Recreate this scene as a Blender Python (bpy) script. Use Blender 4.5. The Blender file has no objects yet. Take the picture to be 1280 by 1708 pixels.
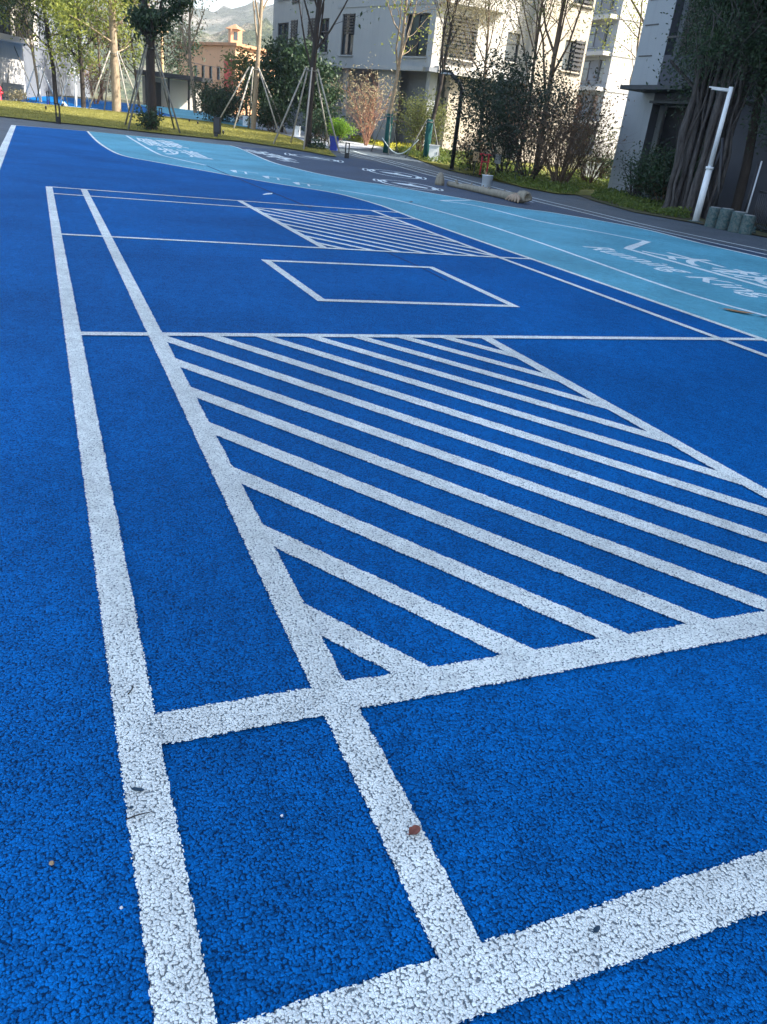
import bpy, bmesh, math, random
import numpy as np
from mathutils import Vector, Matrix

# ------------------------------------------------------------------ camera, light, exposure
SC = bpy.context.scene
COL = SC.collection
R = math.radians
PITCH, ROLL, YAW, FPX, CAMH = R(26.2183), R(6.71587), R(24.7132), 1295.95, 1.5
_f = Vector((math.sin(YAW)*math.cos(PITCH), math.cos(YAW)*math.cos(PITCH), -math.sin(PITCH)))
_r0 = Vector((math.cos(YAW), -math.sin(YAW), 0.0))
_u0 = _r0.cross(_f)
_r = math.cos(ROLL)*_r0 + math.sin(ROLL)*_u0
_u = -math.sin(ROLL)*_r0 + math.cos(ROLL)*_u0
cam_data = bpy.data.cameras.new('camera')
cam = bpy.data.objects.new('camera', cam_data)
COL.objects.link(cam)
M = Matrix((_r, _u, -_f)).transposed().to_4x4()
M.translation = Vector((0, 0, CAMH))
cam.matrix_world = M
cam_data.sensor_fit = 'HORIZONTAL'
cam_data.sensor_width = 36.0
cam_data.lens = FPX/1280*36.0
cam_data.clip_start = 0.05
cam_data.clip_end = 6000
SC.camera = cam

SUN_AZ = Vector((0.83, -0.557))          # towards the sun, on the ground
SUN_EL = R(38)
world = bpy.data.worlds.new('World')
SC.world = world
world.use_nodes = True
wn = world.node_tree.nodes
wl = world.node_tree.links
bg = wn['Background']
sky = wn.new('ShaderNodeTexSky')
sky.sky_type = 'NISHITA'
sky.sun_disc = False
sky.sun_elevation = SUN_EL
sky.sun_rotation = math.atan2(SUN_AZ.x, SUN_AZ.y)
sky.air_density = 1.0
sky.dust_density = 2.0
sky.ozone_density = 0.4
wl.new(sky.outputs[0], bg.inputs[0])
bg.inputs[1].default_value = 0.15
sun_data = bpy.data.lights.new('sun', 'SUN')
sun_data.energy = 4.6
sun_data.angle = R(0.5)
sun_data.color = (1.0, 0.93, 0.82)
sun = bpy.data.objects.new('sun', sun_data)
COL.objects.link(sun)
_L = Vector((SUN_AZ.x*math.cos(SUN_EL), SUN_AZ.y*math.cos(SUN_EL), math.sin(SUN_EL)))
sun.rotation_euler = _L.to_track_quat('Z', 'Y').to_euler()
sun.location = (60, -60, 80)
SC.view_settings.view_transform = 'Standard'
SC.view_settings.look = 'None'
SC.view_settings.exposure = 1.85
SC.view_settings.gamma = 1.0
SC.cycles.max_bounces = 6
SC.cycles.transparent_max_bounces = 12

# ------------------------------------------------------------------ terrain and placing helpers
SD = Vector((math.sin(R(25)), math.cos(R(25))))
GS = [-4000, 40, 50, 60, 76, 4000]
GZ = [0, 0, 0.42, 0.52, 1.0, 1.0]
def gz(x, y):
    return float(np.interp(x*SD.x + y*SD.y, GS, GZ))
def ray(px, py):
    v = _f*FPX + _r*(px-640) - _u*(py-854)
    return v
def at(px, py, d):
    "point on the sight line at horizontal distance d"
    v = ray(px, py)
    v = v/math.hypot(v.x, v.y)
    return v*d + Vector((0, 0, CAMH))
def place(px, py, d):
    p = at(px, py, d)
    return Vector((p.x, p.y, gz(p.x, p.y)))
def gp(px, py):
    "where the sight line meets the ground"
    v = ray(px, py)
    v = v/math.hypot(v.x, v.y)
    lo, hi = 0.1, 400.0
    prev = lo
    for i in range(1, 1600):
        d = 0.1 + i*0.25
        q = v*d
        if CAMH + q.z <= gz(q.x, q.y):
            lo, hi = prev, d
            break
        prev = d
    for _ in range(40):
        m = (lo+hi)/2
        q = v*m
        if CAMH + q.z <= gz(q.x, q.y): hi = m
        else: lo = m
    q = v*hi
    return Vector((q.x, q.y, gz(q.x, q.y)))
def catmull(pts, n=6):
    out = []
    P = [pts[0]] + list(pts) + [pts[-1]]
    for i in range(1, len(P)-2):
        p0, p1, p2, p3 = (Vector(P[i+k][:2]) for k in (-1, 0, 1, 2))
        for k in range(n):
            t = k/n
            out.append(0.5*((2*p1) + (p2-p0)*t + (2*p0-5*p1+4*p2-p3)*t*t + (3*p1-p0-3*p2+p3)*t**3))
    out.append(Vector(P[-2][:2]))
    return out

# ------------------------------------------------------------------ object helpers
def setp(o, label=None, cat=None, group=None, kind=None):
    if label: o['label'] = label
    if cat: o['category'] = cat
    if group: o['group'] = group
    if kind: o['kind'] = kind
    return o
def empty(name, loc, label, cat, group=None, rz=0):
    o = bpy.data.objects.new(name, None)
    COL.objects.link(o)
    o.empty_display_size = 0.3
    o.location = loc
    o.rotation_euler = (0, 0, rz)
    return setp(o, label, cat, group)
def link(name, me, mat, parent=None, label=None):
    o = bpy.data.objects.new(name, me)
    COL.objects.link(o)
    if mat is not None and not me.materials:
        for m in (mat if isinstance(mat, (list, tuple)) else [mat]): me.materials.append(m)
    if parent is not None: o.parent = parent
    if label: o['label'] = label
    return o
def copy_tree(o, parent=None):
    c = o.copy()
    COL.objects.link(c)
    if parent is not None: c.parent = parent
    for ch in [x for x in o.children]:
        copy_tree(ch, c)
    return c

class MB:
    def __init__(s): s.v, s.f, s.uv, s.sm = [], [], [], []
    def add(s, vs, fs, smooth=False):
        b = len(s.v)
        s.v += [tuple(v) for v in vs]
        s.f += [tuple(i+b for i in f) for f in fs]
        s.sm += [smooth]*len(fs)
        return s
    def box(s, c, size, rz=0, rot=None):
        m = rot if rot is not None else Matrix.Rotation(rz, 3, 'Z')
        x, y, z = (k/2 for k in size)
        vs = [Vector(c) + m @ Vector((a*x, b*y, d*z)) for d in (-1, 1) for b in (-1, 1) for a in (-1, 1)]
        return s.add(vs, [(0,2,3,1),(4,5,7,6),(0,1,5,4),(2,6,7,3),(0,4,6,2),(1,3,7,5)])
    def tube(s, pts, rad, n=8, caps=True, smooth=True):
        pts = [Vector(p) for p in pts]
        if not isinstance(rad, (list, tuple)): rad = [rad]*len(pts)
        ref = None
        vs, fs = [], []
        for i, p in enumerate(pts):
            t = (pts[min(i+1, len(pts)-1)] - pts[max(i-1, 0)])
            if t.length < 1e-9: t = Vector((0, 0, 1))
            t.normalize()
            if ref is None:
                ref = Vector((1, 0, 0)) if abs(t.x) < 0.8 else Vector((0, 1, 0))
            a = (ref - t*ref.dot(t)).normalized()
            ref = a
            b = t.cross(a)
            for k in range(n):
                q = 2*math.pi*k/n
                vs.append(p + (a*math.cos(q) + b*math.sin(q))*rad[i])
        for i in range(len(pts)-1):
            for k in range(n):
                k2 = (k+1) % n
                fs.append((i*n+k, i*n+k2, (i+1)*n+k2, (i+1)*n+k))
        s.add(vs, fs, smooth)
        if caps:
            b = len(s.v) - len(vs)
            s.f.append(tuple(b+k for k in reversed(range(n)))); s.sm.append(False)
            s.f.append(tuple(b+(len(pts)-1)*n+k for k in range(n))); s.sm.append(False)
        return s
    def lathe(s, prof, c=(0, 0, 0), n=20, smooth=True):
        vs, fs = [], []
        for r, z in prof:
            for k in range(n):
                q = 2*math.pi*k/n
                vs.append((c[0]+r*math.cos(q), c[1]+r*math.sin(q), c[2]+z))
        for i in range(len(prof)-1):
            for k in range(n):
                k2 = (k+1) % n
                fs.append((i*n+k, i*n+k2, (i+1)*n+k2, (i+1)*n+k))
        s.add(vs, fs, smooth)
        b = len(s.v)-len(vs)
        s.f.append(tuple(b+k for k in reversed(range(n)))); s.sm.append(False)
        s.f.append(tuple(b+(len(prof)-1)*n+k for k in range(n))); s.sm.append(False)
        return s
    def quad(s, a, b, c, d): return s.add([a, b, c, d], [(0, 1, 2, 3)])
    def wall(s, p, q, z0, z1, th=0.25):
        "upright slab from p to q, its outer face on the line p-q, thickness to the left-hand inside"
        p, q = Vector(p[:2]), Vector(q[:2])
        d = (q-p).normalized()
        n = Vector((-d.y, d.x))*th
        a, b, c, e = p, q, q+n, p+n
        vs = [(w.x, w.y, z) for z in (z0, z1) for w in (a, b, c, e)]
        return s.add(vs, [(3,2,1,0),(4,5,6,7),(0,1,5,4),(1,2,6,5),(2,3,7,6),(3,0,4,7)])
    def mesh(s, name):
        me = bpy.data.meshes.new(name)
        me.from_pydata(s.v, [], s.f)
        me.polygons.foreach_set('use_smooth', s.sm)
        me.update()
        return me
    def build(s, name, mat, parent=None, label=None):
        return link(name, s.mesh(name), mat, parent, label)

# ------------------------------------------------------------------ materials
def newmat(name):
    m = bpy.data.materials.new(name)
    m.use_nodes = True
    nt = m.node_tree
    return m, nt, nt.nodes['Principled BSDF'], nt.nodes['Material Output']
def N(nt, t, **kw):
    n = nt.nodes.new(t)
    for k, v in kw.items():
        if k.startswith('i_'):
            key = k[2:]
            n.inputs[int(key) if key.isdigit() else key].default_value = v
        else: setattr(n, k, v)
    return n
def math_(nt, op, a, b=None, clamp=False):
    n = nt.nodes.new('ShaderNodeMath'); n.operation = op; n.use_clamp = clamp
    for i, x in enumerate((a, b)):
        if x is None: continue
        if isinstance(x, (int, float)): n.inputs[i].default_value = x
        else: nt.links.new(x, n.inputs[i])
    return n.outputs[0]
def maprange(nt, v, a, b, c=0., d=1.):
    n = nt.nodes.new('ShaderNodeMapRange')
    nt.links.new(v, n.inputs[0])
    for i, x in enumerate((a, b, c, d)): n.inputs[i+1].default_value = x
    return n.outputs[0]
def mixc(nt, fac, a, b, mode='MIX'):
    n = nt.nodes.new('ShaderNodeMix'); n.data_type = 'RGBA'; n.blend_type = mode
    if isinstance(fac, (int, float)): n.inputs[0].default_value = fac
    else: nt.links.new(fac, n.inputs[0])
    for i, x in ((6, a), (7, b)):
        if isinstance(x, (tuple, list)): n.inputs[i].default_value = (*x[:3], 1)
        else: nt.links.new(x, n.inputs[i])
    return n.outputs[2]
def objcoord(nt):
    return nt.nodes.new('ShaderNodeTexCoord').outputs['Object']
def noise(nt, co, scale, detail=4, rough=0.6, dim='3D'):
    n = nt.nodes.new('ShaderNodeTexNoise'); n.noise_dimensions = dim
    n.inputs['Scale'].default_value = scale
    n.inputs['Detail'].default_value = detail
    n.inputs['Roughness'].default_value = rough
    nt.links.new(co, n.inputs['Vector'])
    return n.outputs[0]

GRAIN = 162.0
def granules(nt, co):
    "rubber granules: distance from the middle of each one and random values per granule"
    nz = N(nt, 'ShaderNodeTexNoise', noise_dimensions='2D')
    nz.inputs['Scale'].default_value = 90; nz.inputs['Detail'].default_value = 2
    nt.links.new(co, nz.inputs['Vector'])
    vm = N(nt, 'ShaderNodeVectorMath', operation='MULTIPLY_ADD')
    nt.links.new(nz.outputs['Color'], vm.inputs[0])
    vm.inputs[1].default_value = (0.010, 0.010, 0); nt.links.new(co, vm.inputs[2])
    w = vm.outputs[0]
    c = N(nt, 'ShaderNodeTexVoronoi', voronoi_dimensions='2D', feature='F1')
    c.inputs['Scale'].default_value = GRAIN
    nt.links.new(w, c.inputs['Vector'])
    sep = N(nt, 'ShaderNodeSeparateColor')
    nt.links.new(c.outputs['Color'], sep.inputs[0])
    return c.outputs['Distance'], sep.outputs[0], sep.outputs[1], w

def grain_mat(name, base, dark, pore=0.5, strength=0.9, vary=0.25, rough=0.62, ragged=False, dist=0.005, spread=0.0, spec=0.3):
    m, nt, b, out = newmat(name)
    co = objcoord(nt)
    f1, r1, r2, w = granules(nt, co)
    pn = noise(nt, co, 30, 3, 0.65, '2D')
    # open pores between granules, mixed towards the dark colour
    d2 = math_(nt, 'ADD', f1, maprange(nt, pn, 0.3, 0.7, -0.09+spread, 0.10+spread))
    d2 = math_(nt, 'ADD', d2, maprange(nt, r2, 0, 1, -0.05, 0.07))
    gap = maprange(nt, d2, 0.58, 0.74)
    big = noise(nt, co, 0.55, 5, 0.6, '2D')
    mid = noise(nt, co, 9, 3, 0.6, '2D')
    val = math_(nt, 'ADD', maprange(nt, r1, 0, 1, 1-vary, 1+vary*0.8), maprange(nt, mid, 0.3, 0.7, -0.10, 0.10))
    val = math_(nt, 'MULTIPLY', val, maprange(nt, big, 0.3, 0.7, 0.82, 1.16))
    colr = N(nt, 'ShaderNodeVectorMath', operation='SCALE')
    colr.inputs[0].default_value = base
    nt.links.new(val, colr.inputs['Scale'])
    col = mixc(nt, math_(nt, 'MULTIPLY', gap, pore), colr.outputs[0], dark)
    nt.links.new(col, b.inputs['Base Color'])
    b.inputs['Roughness'].default_value = rough
    b.inputs['Specular IOR Level'].default_value = spec
    hgt = math_(nt, 'SUBTRACT', maprange(nt, r2, 0, 1, 0.75, 1.0), math_(nt, 'MULTIPLY', math_(nt, 'POWER', f1, 2.0), 1.1))
    hgt = math_(nt, 'SUBTRACT', hgt, math_(nt, 'MULTIPLY', gap, 0.35))
    n2 = noise(nt, co, 420, 2, 0.5, '2D')
    hgt = math_(nt, 'ADD', hgt, math_(nt, 'MULTIPLY', n2, 0.14))
    bp = N(nt, 'ShaderNodeBump')
    bp.inputs['Strength'].default_value = strength
    bp.inputs['Distance'].default_value = dist
    nt.links.new(hgt, bp.inputs['Height'])
    nt.links.new(bp.outputs[0], b.inputs['Normal'])
    if ragged:
        # paint covers whole granules: the edge of the band follows them
        uv = N(nt, 'ShaderNodeUVMap').outputs[0]
        sx = N(nt, 'ShaderNodeSeparateXYZ'); nt.links.new(uv, sx.inputs[0])
        a = math_(nt, 'ABSOLUTE', math_(nt, 'SUBTRACT', math_(nt, 'MULTIPLY', sx.outputs[1], 2), 1))   # 0 centre .. 1 mesh edge
        wob = noise(nt, co, 14, 2, 0.5, '2D')
        cut = math_(nt, 'ADD', maprange(nt, r1, 0, 1, 0.87, 0.99), maprange(nt, wob, 0.3, 0.7, -0.035, 0.035))
        keep = math_(nt, 'LESS_THAN', a, cut)
        tr = N(nt, 'ShaderNodeBsdfTransparent')
        mx = N(nt, 'ShaderNodeMixShader')
        nt.links.new(keep, mx.inputs[0]); nt.links.new(tr.outputs[0], mx.inputs[1]); nt.links.new(b.outputs[0], mx.inputs[2])
        nt.links.new(mx.outputs[0], out.inputs[0])
    return m

def plain(name, col, rough=0.7, spec=0.3, metal=0.0, var=0.12, scale=3.0, bump=0.0, bscale=40, col2=None, thresh=(0.45, 0.7)):
    m, nt, b, out = newmat(name)
    co = objcoord(nt)
    n1 = noise(nt, co, scale, 6, 0.65)
    c = N(nt, 'ShaderNodeVectorMath', operation='SCALE')
    c.inputs[0].default_value = col
    nt.links.new(maprange(nt, n1, 0.25, 0.75, 1-var, 1+var), c.inputs['Scale'])
    cc = c.outputs[0]
    if col2:
        n3 = noise(nt, co, scale*2.3, 5, 0.7)
        cc = mixc(nt, maprange(nt, n3, *thresh), cc, col2)
    nt.links.new(cc, b.inputs['Base Color'])
    b.inputs['Roughness'].default_value = rough
    b.inputs['Specular IOR Level'].default_value = spec
    b.inputs['Metallic'].default_value = metal
    if bump:
        n2 = noise(nt, co, bscale, 4, 0.6)
        bp = N(nt, 'ShaderNodeBump'); bp.inputs['Strength'].default_value = bump; bp.inputs['Distance'].default_value = 0.02
        nt.links.new(n2, bp.inputs['Height']); nt.links.new(bp.outputs[0], b.inputs['Normal'])
    return m

def wallmat(name, col, stain=0.2, rough=0.85):
    "painted render with rain streaks running down"
    m, nt, b, out = newmat(name)
    co = objcoord(nt)
    mp = N(nt, 'ShaderNodeMapping'); mp.inputs['Scale'].default_value = (2.2, 2.2, 0.12)
    nt.links.new(co, mp.inputs[0])
    st = noise(nt, mp.outputs[0], 1.6, 6, 0.7)
    n1 = noise(nt, co, 0.7, 5, 0.6)
    f = math_(nt, 'MULTIPLY', maprange(nt, st, 0.5, 0.75), stain)
    c = mixc(nt, f, col, tuple(k*0.45 for k in col))
    c2 = mixc(nt, maprange(nt, n1, 0.35, 0.7, 0, 0.18), c, tuple(k*0.75 for k in col))
    nt.links.new(c2, b.inputs['Base Color'])
    b.inputs['Roughness'].default_value = rough
    b.inputs['Specular IOR Level'].default_value = 0.2
    n2 = noise(nt, co, 30, 4, 0.6)
    bp = N(nt, 'ShaderNodeBump'); bp.inputs['Strength'].default_value = 0.25; bp.inputs['Distance'].default_value = 0.01
    nt.links.new(n2, bp.inputs['Height']); nt.links.new(bp.outputs[0], b.inputs['Normal'])
    return m

def leafmat(name, c1, c2, trans=0.35, rough=0.5):
    m, nt, b, out = newmat(name)
    g = N(nt, 'ShaderNodeNewGeometry')
    co = objcoord(nt)
    n1 = noise(nt, co, 0.9, 3, 0.6)
    f = math_(nt, 'ADD', math_(nt, 'MULTIPLY', g.outputs['Random Per Island'], 0.7), maprange(nt, n1, 0.35, 0.65, -0.2, 0.35), clamp=True)
    col = mixc(nt, f, c1, c2)
    nt.links.new(col, b.inputs['Base Color'])
    b.inputs['Roughness'].default_value = rough
    b.inputs['Specular IOR Level'].default_value = 0.35
    tl = N(nt, 'ShaderNodeBsdfTranslucent')
    t2 = mixc(nt, 0.5, col, tuple(min(1, k*1.6) for k in c2))
    nt.links.new(t2, tl.inputs[0])
    mx = N(nt, 'ShaderNodeMixShader'); mx.inputs[0].default_value = trans
    nt.links.new(b.outputs[0], mx.inputs[1]); nt.links.new(tl.outputs[0], mx.inputs[2])
    nt.links.new(mx.outputs[0], out.inputs[0])
    return m

def barkmat(name, col, col2):
    m, nt, b, out = newmat(name)
    co = objcoord(nt)
    mp = N(nt, 'ShaderNodeMapping'); mp.inputs['Scale'].default_value = (6, 6, 1.2)
    nt.links.new(co, mp.inputs[0])
    n1 = noise(nt, mp.outputs[0], 2.5, 6, 0.7)
    nt.links.new(mixc(nt, maprange(nt, n1, 0.35, 0.7), col, col2), b.inputs['Base Color'])
    b.inputs['Roughness'].default_value = 0.85
    b.inputs['Specular IOR Level'].default_value = 0.15
    bp = N(nt, 'ShaderNodeBump'); bp.inputs['Strength'].default_value = 0.6; bp.inputs['Distance'].default_value = 0.03
    nt.links.new(n1, bp.inputs['Height']); nt.links.new(bp.outputs[0], b.inputs['Normal'])
    return m

def glassmat(name, col=(0.02, 0.03, 0.04)):
    m, nt, b, out = newmat(name)
    n1 = noise(nt, objcoord(nt), 0.8, 3, 0.5)
    nt.links.new(mixc(nt, maprange(nt, n1, 0.4, 0.6), col, tuple(k*2.2 for k in col)), b.inputs['Base Color'])
    b.inputs['Roughness'].default_value = 0.08
    b.inputs['Specular IOR Level'].default_value = 0.6
    return m

BLUE = (0.0006, 0.127, 0.41)
MT = dict(
    court=grain_mat('court_blue_rubber', BLUE, (0.001, 0.018, 0.06), pore=0.75, vary=0.42, strength=1.0, rough=0.8, spec=0.08),
    light=grain_mat('track_light_blue_rubber', (0.11, 0.385, 0.50), (0.03, 0.12, 0.16), pore=0.6, vary=0.22, strength=0.7, spec=0.12),
    navy=grain_mat('track_navy_rubber', (0.035, 0.065, 0.115), (0.012, 0.02, 0.035), pore=0.6, vary=0.2, strength=0.6),
    asphalt=grain_mat('plaza_grey_rubber', (0.082, 0.105, 0.125), (0.03, 0.035, 0.04), pore=0.6, vary=0.2, strength=0.6),
    white=grain_mat('white_line_paint', (0.85, 0.90, 0.85), (0.06, 0.10, 0.14), pore=0.78, vary=0.16, strength=1.0, spread=-0.01, ragged=True),
    whitefar=grain_mat('white_marking_paint', (0.78, 0.87, 0.86), (0.10, 0.15, 0.2), pore=0.7, vary=0.1, strength=0.6),
    palepath=plain('pale_concrete', (0.36, 0.38, 0.40), 0.85, 0.2, var=0.15, scale=1.2, bump=0.3, bscale=25),
    earth=plain('earth', (0.11, 0.095, 0.06), 0.95, 0.1, var=0.3, scale=0.6, bump=0.6, bscale=6, col2=(0.07, 0.10, 0.03)),
    lawn=plain('lawn_soil', (0.21, 0.20, 0.05), 0.95, 0.1, var=0.3, scale=1.5, bump=0.7, bscale=18, col2=(0.09, 0.10, 0.03)),
    kerb=plain('kerb_stone', (0.22, 0.23, 0.23), 0.85, 0.2, var=0.15, bump=0.2),
    cream=wallmat('cream_render', (0.43, 0.38, 0.31)),
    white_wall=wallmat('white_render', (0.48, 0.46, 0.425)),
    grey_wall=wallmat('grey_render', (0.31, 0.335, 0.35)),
    side_wall=wallmat('shaded_side_render', (0.15, 0.165, 0.19)),  # darker colour stands in for shade on the left block's side
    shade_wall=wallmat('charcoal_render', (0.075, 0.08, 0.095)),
    dark_wall=wallmat('dark_grey_render', (0.20, 0.22, 0.25)),
    peach=wallmat('peach_render', (0.60, 0.34, 0.20)),
    red=wallmat('red_render', (0.55, 0.10, 0.08)),
    rooftile=plain('roof_tile', (0.42, 0.22, 0.12), 0.8, 0.2, var=0.25, scale=4, bump=0.4),
    roofdark=plain('dark_roof', (0.05, 0.055, 0.06), 0.7, 0.3),
    glass=glassmat('window_glass'),
    frame=plain('dark_metal', (0.035, 0.037, 0.042), 0.45, 0.4, var=0.15),
    lframe=plain('pale_metal', (0.42, 0.44, 0.46), 0.5, 0.4, var=0.1),
    black=plain('black_powder_coat', (0.012, 0.012, 0.014), 0.4, 0.4, var=0.2),
    bluepot=plain('blue_glaze', (0.02, 0.045, 0.30), 0.35, 0.5, var=0.15),
    redpaint=plain('red_paint', (0.42, 0.02, 0.035), 0.5, 0.4, var=0.2),
    redplastic=plain('red_plastic', (0.5, 0.025, 0.05), 0.5, 0.4, var=0.15),
    whitepaint=plain('white_paint', (0.66, 0.69, 0.70), 0.45, 0.4, var=0.08, scale=6, col2=(0.50, 0.52, 0.50), thresh=(0.6, 0.8)),
    stake=plain('stake_wood', (0.32, 0.30, 0.26), 0.8, 0.2, var=0.25, scale=6, bump=0.3),
    bamboo=plain('dark_stake', (0.16, 0.16, 0.14), 0.8, 0.2, var=0.25, scale=6),
    wood=plain('raw_wood', (0.42, 0.29, 0.16), 0.75, 0.2, var=0.2, scale=8),
    log=barkmat('debarked_log', (0.29, 0.265, 0.21), (0.19, 0.17, 0.13)),
    logend=plain('log_heart', (0.34, 0.26, 0.19), 0.85, 0.1, var=0.25, scale=20),
    concrete=plain('weathered_concrete', (0.10, 0.12, 0.115), 0.9, 0.15, var=0.35, scale=7, bump=0.6, bscale=22, col2=(0.03, 0.075, 0.08), thresh=(0.42, 0.6)),
    plastic=plain('white_plastic', (0.60, 0.65, 0.70), 0.4, 0.4, var=0.06),
    greywrap=plain('green_trunk_wrap', (0.012, 0.07, 0.065), 0.8, 0.2, var=0.2, scale=9, bump=0.5, bscale=50),
    rope=plain('pale_hose', (0.50, 0.58, 0.55), 0.6, 0.3, var=0.1),
    signgrey=plain('grey_sign', (0.22, 0.23, 0.23), 0.6, 0.3),
    cable=plain('cable_black', (0.02, 0.02, 0.022), 0.6, 0.3),
    bark_pale=barkmat('pale_bark', (0.34, 0.27, 0.19), (0.20, 0.15, 0.10)),
    bark_brown=barkmat('brown_bark', (0.16, 0.115, 0.08), (0.08, 0.055, 0.04)),
    bark_dark=barkmat('dark_bark', (0.055, 0.045, 0.04), (0.03, 0.026, 0.022)),
    bark_grey=barkmat('grey_root_bark', (0.10, 0.092, 0.088), (0.022, 0.02, 0.02)),
    bark_red=barkmat('reddish_twigs', (0.36, 0.20, 0.13), (0.24, 0.12, 0.08)),
    lf_yellow=leafmat('leaf_yellow_green', (0.10, 0.14, 0.03), (0.30, 0.32, 0.06), 0.45),
    lf_mid=leafmat('leaf_mid_green', (0.035, 0.075, 0.025), (0.12, 0.18, 0.045), 0.35),
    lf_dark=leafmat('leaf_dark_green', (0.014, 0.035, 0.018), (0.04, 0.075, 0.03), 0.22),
    lf_shaded=leafmat('leaf_shaded_green', (0.008, 0.020, 0.012), (0.026, 0.046, 0.022), 0.15),  # leaf greens darkened to put shade on the two shrubs by the lamp
    lf_olive=leafmat('leaf_olive', (0.075, 0.095, 0.03), (0.22, 0.24, 0.08), 0.4),
    lf_brown=leafmat('leaf_bronze', (0.10, 0.055, 0.035), (0.20, 0.12, 0.06), 0.3),
    lf_bright=leafmat('leaf_bright_lime', (0.12, 0.26, 0.02), (0.30, 0.45, 0.05), 0.4),
    lf_cream=leafmat('leaf_dry_pale', (0.16, 0.14, 0.08), (0.36, 0.32, 0.20), 0.4),
    blade=leafmat('grass_blade', (0.13, 0.14, 0.03), (0.38, 0.34, 0.10), 0.5),
    cover=leafmat('ground_cover_leaf', (0.04, 0.08, 0.015), (0.16, 0.20, 0.04), 0.35),
    coveryellow=leafmat('ground_cover_yellow', (0.24, 0.24, 0.02), (0.50, 0.46, 0.05), 0.4),
    dryleaf=plain('dry_leaf', (0.20, 0.075, 0.055), 0.7, 0.2, var=0.35, scale=60),
    darkleaf=plain('dark_leaf', (0.02, 0.05, 0.08), 0.6, 0.3, var=0.3, scale=60),
    palm=plain('dry_sheath', (0.36, 0.20, 0.09), 0.75, 0.2, var=0.35, scale=20, col2=(0.10, 0.06, 0.04)),
    seam=plain('dark_joint', (0.006, 0.04, 0.13), 0.8, 0.2),
    chip=plain('pale_chip', (0.75, 0.74, 0.70), 0.7, 0.3),
)

# ------------------------------------------------------------------ ground sheets
def sheet(name, pts, off, mat, kind='structure', bump_grid=None):
    "flat polygon laid on the terrain, cut along the terrain's own folds"
    bm = bmesh.new()
    vs = [bm.verts.new((p[0], p[1], 0)) for p in pts]
    f = bm.faces.new(vs)
    bmesh.ops.triangulate(bm, faces=bm.faces[:])
    for s in GS[1:-1]:
        bmesh.ops.bisect_plane(bm, geom=bm.verts[:]+bm.edges[:]+bm.faces[:], dist=1e-5,
                               plane_co=(SD.x*s, SD.y*s, 0), plane_no=(SD.x, SD.y, 0))
    for v in bm.verts: v.co.z = gz(v.co.x, v.co.y) + off
    bmesh.ops.recalc_face_normals(bm, faces=bm.faces[:])
    if sum(f.normal.z for f in bm.faces) < 0:
        bmesh.ops.reverse_faces(bm, faces=bm.faces[:])
    me = bpy.data.meshes.new(name)
    bm.to_mesh(me); bm.free()
    o = link(name, me, mat)
    if kind: o['kind'] = kind
    return o

class Strips:
    "painted bands: quads with a uv running across the band"
    def __init__(s): s.v, s.f, s.uv = [], [], []
    def band(s, pts, w, off, extra=1.12):
        P = [Vector(p[:2]) for p in pts]
        h = w/2*extra
        rows = []
        for i, p in enumerate(P):
            t = (P[min(i+1, len(P)-1)] - P[max(i-1, 0)]).normalized()
            n = Vector((-t.y, t.x))
            rows.append((p-n*h, p+n*h))
        # split long bands where the terrain folds
        for (a0, a1), (b0, b1) in zip(rows[:-1], rows[1:]):
            b = len(s.v)
            for q in (a0, b0, b1, a1): s.v.append((q.x, q.y, gz(q.x, q.y)+off))
            s.f.append((b, b+1, b+2, b+3))
            s.uv += [(0, 0), (1, 0), (1, 1), (0, 1)]
    def poly(s, pts, off):
        b = len(s.v)
        P = [Vector(p[:2]) for p in pts]
        ar = sum(P[i].x*P[(i+1) % len(P)].y - P[(i+1) % len(P)].x*P[i].y for i in range(len(P)))
        if ar < 0: P.reverse()
        for q in P: s.v.append((q.x, q.y, gz(q.x, q.y)+off))
        s.f.append(tuple(range(b, b+len(P))))
        s.uv += [(0.5, 0.5)]*len(P)
    def build(s, name, mat):
        me = bpy.data.meshes.new(name)
        me.from_pydata(s.v, [], s.f)
        l = me.uv_layers.new(name='UVMap')
        l.data.foreach_set('uv', [c for q in s.uv for c in q])
        me.update()
        o = link(name, me, mat)
        o['kind'] = 'structure'
        return o

def dens(pts, step=2.0):
    out = []
    for a, b in zip(pts[:-1], pts[1:]):
        a, b = Vector(a[:2]), Vector(b[:2])
        n = max(1, int((b-a).length/step))
        out += [a + (b-a)*k/n for k in range(n)]
    out.append(Vector(pts[-1][:2]))
    return out

sheet('ground', [(-1100, -400), (1100, -400), (1100, 1300), (-1100, 1300)], 0.0, MT['earth'])

# grey plaza rubber: everything round the court
bed_edge_px = [(600, 236), (640, 246), (666, 254), (698, 267), (740, 276), (792, 289), (871, 313), (928, 324), (963, 326), (992, 336), (1060, 355), (1155, 372), (1280, 397), (1420, 432)]
bed_edge = [gp(*p) for p in bed_edge_px]
plaza = [(-40, -25), (17.2, -25)] + [(17.0, 8.0)] + [tuple(p[:2]) for p in reversed(bed_edge[:-1])]
plaza += [tuple(place(px, 170, d)[:2]) for px, d in ((560, 66), (430, 78), (330, 84), (200, 88), (60, 76), (0, 72), (-120, 70))] + [(-40, 60)]
sheet('plaza_pavement', plaza, 0.004, MT['asphalt'])

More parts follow.
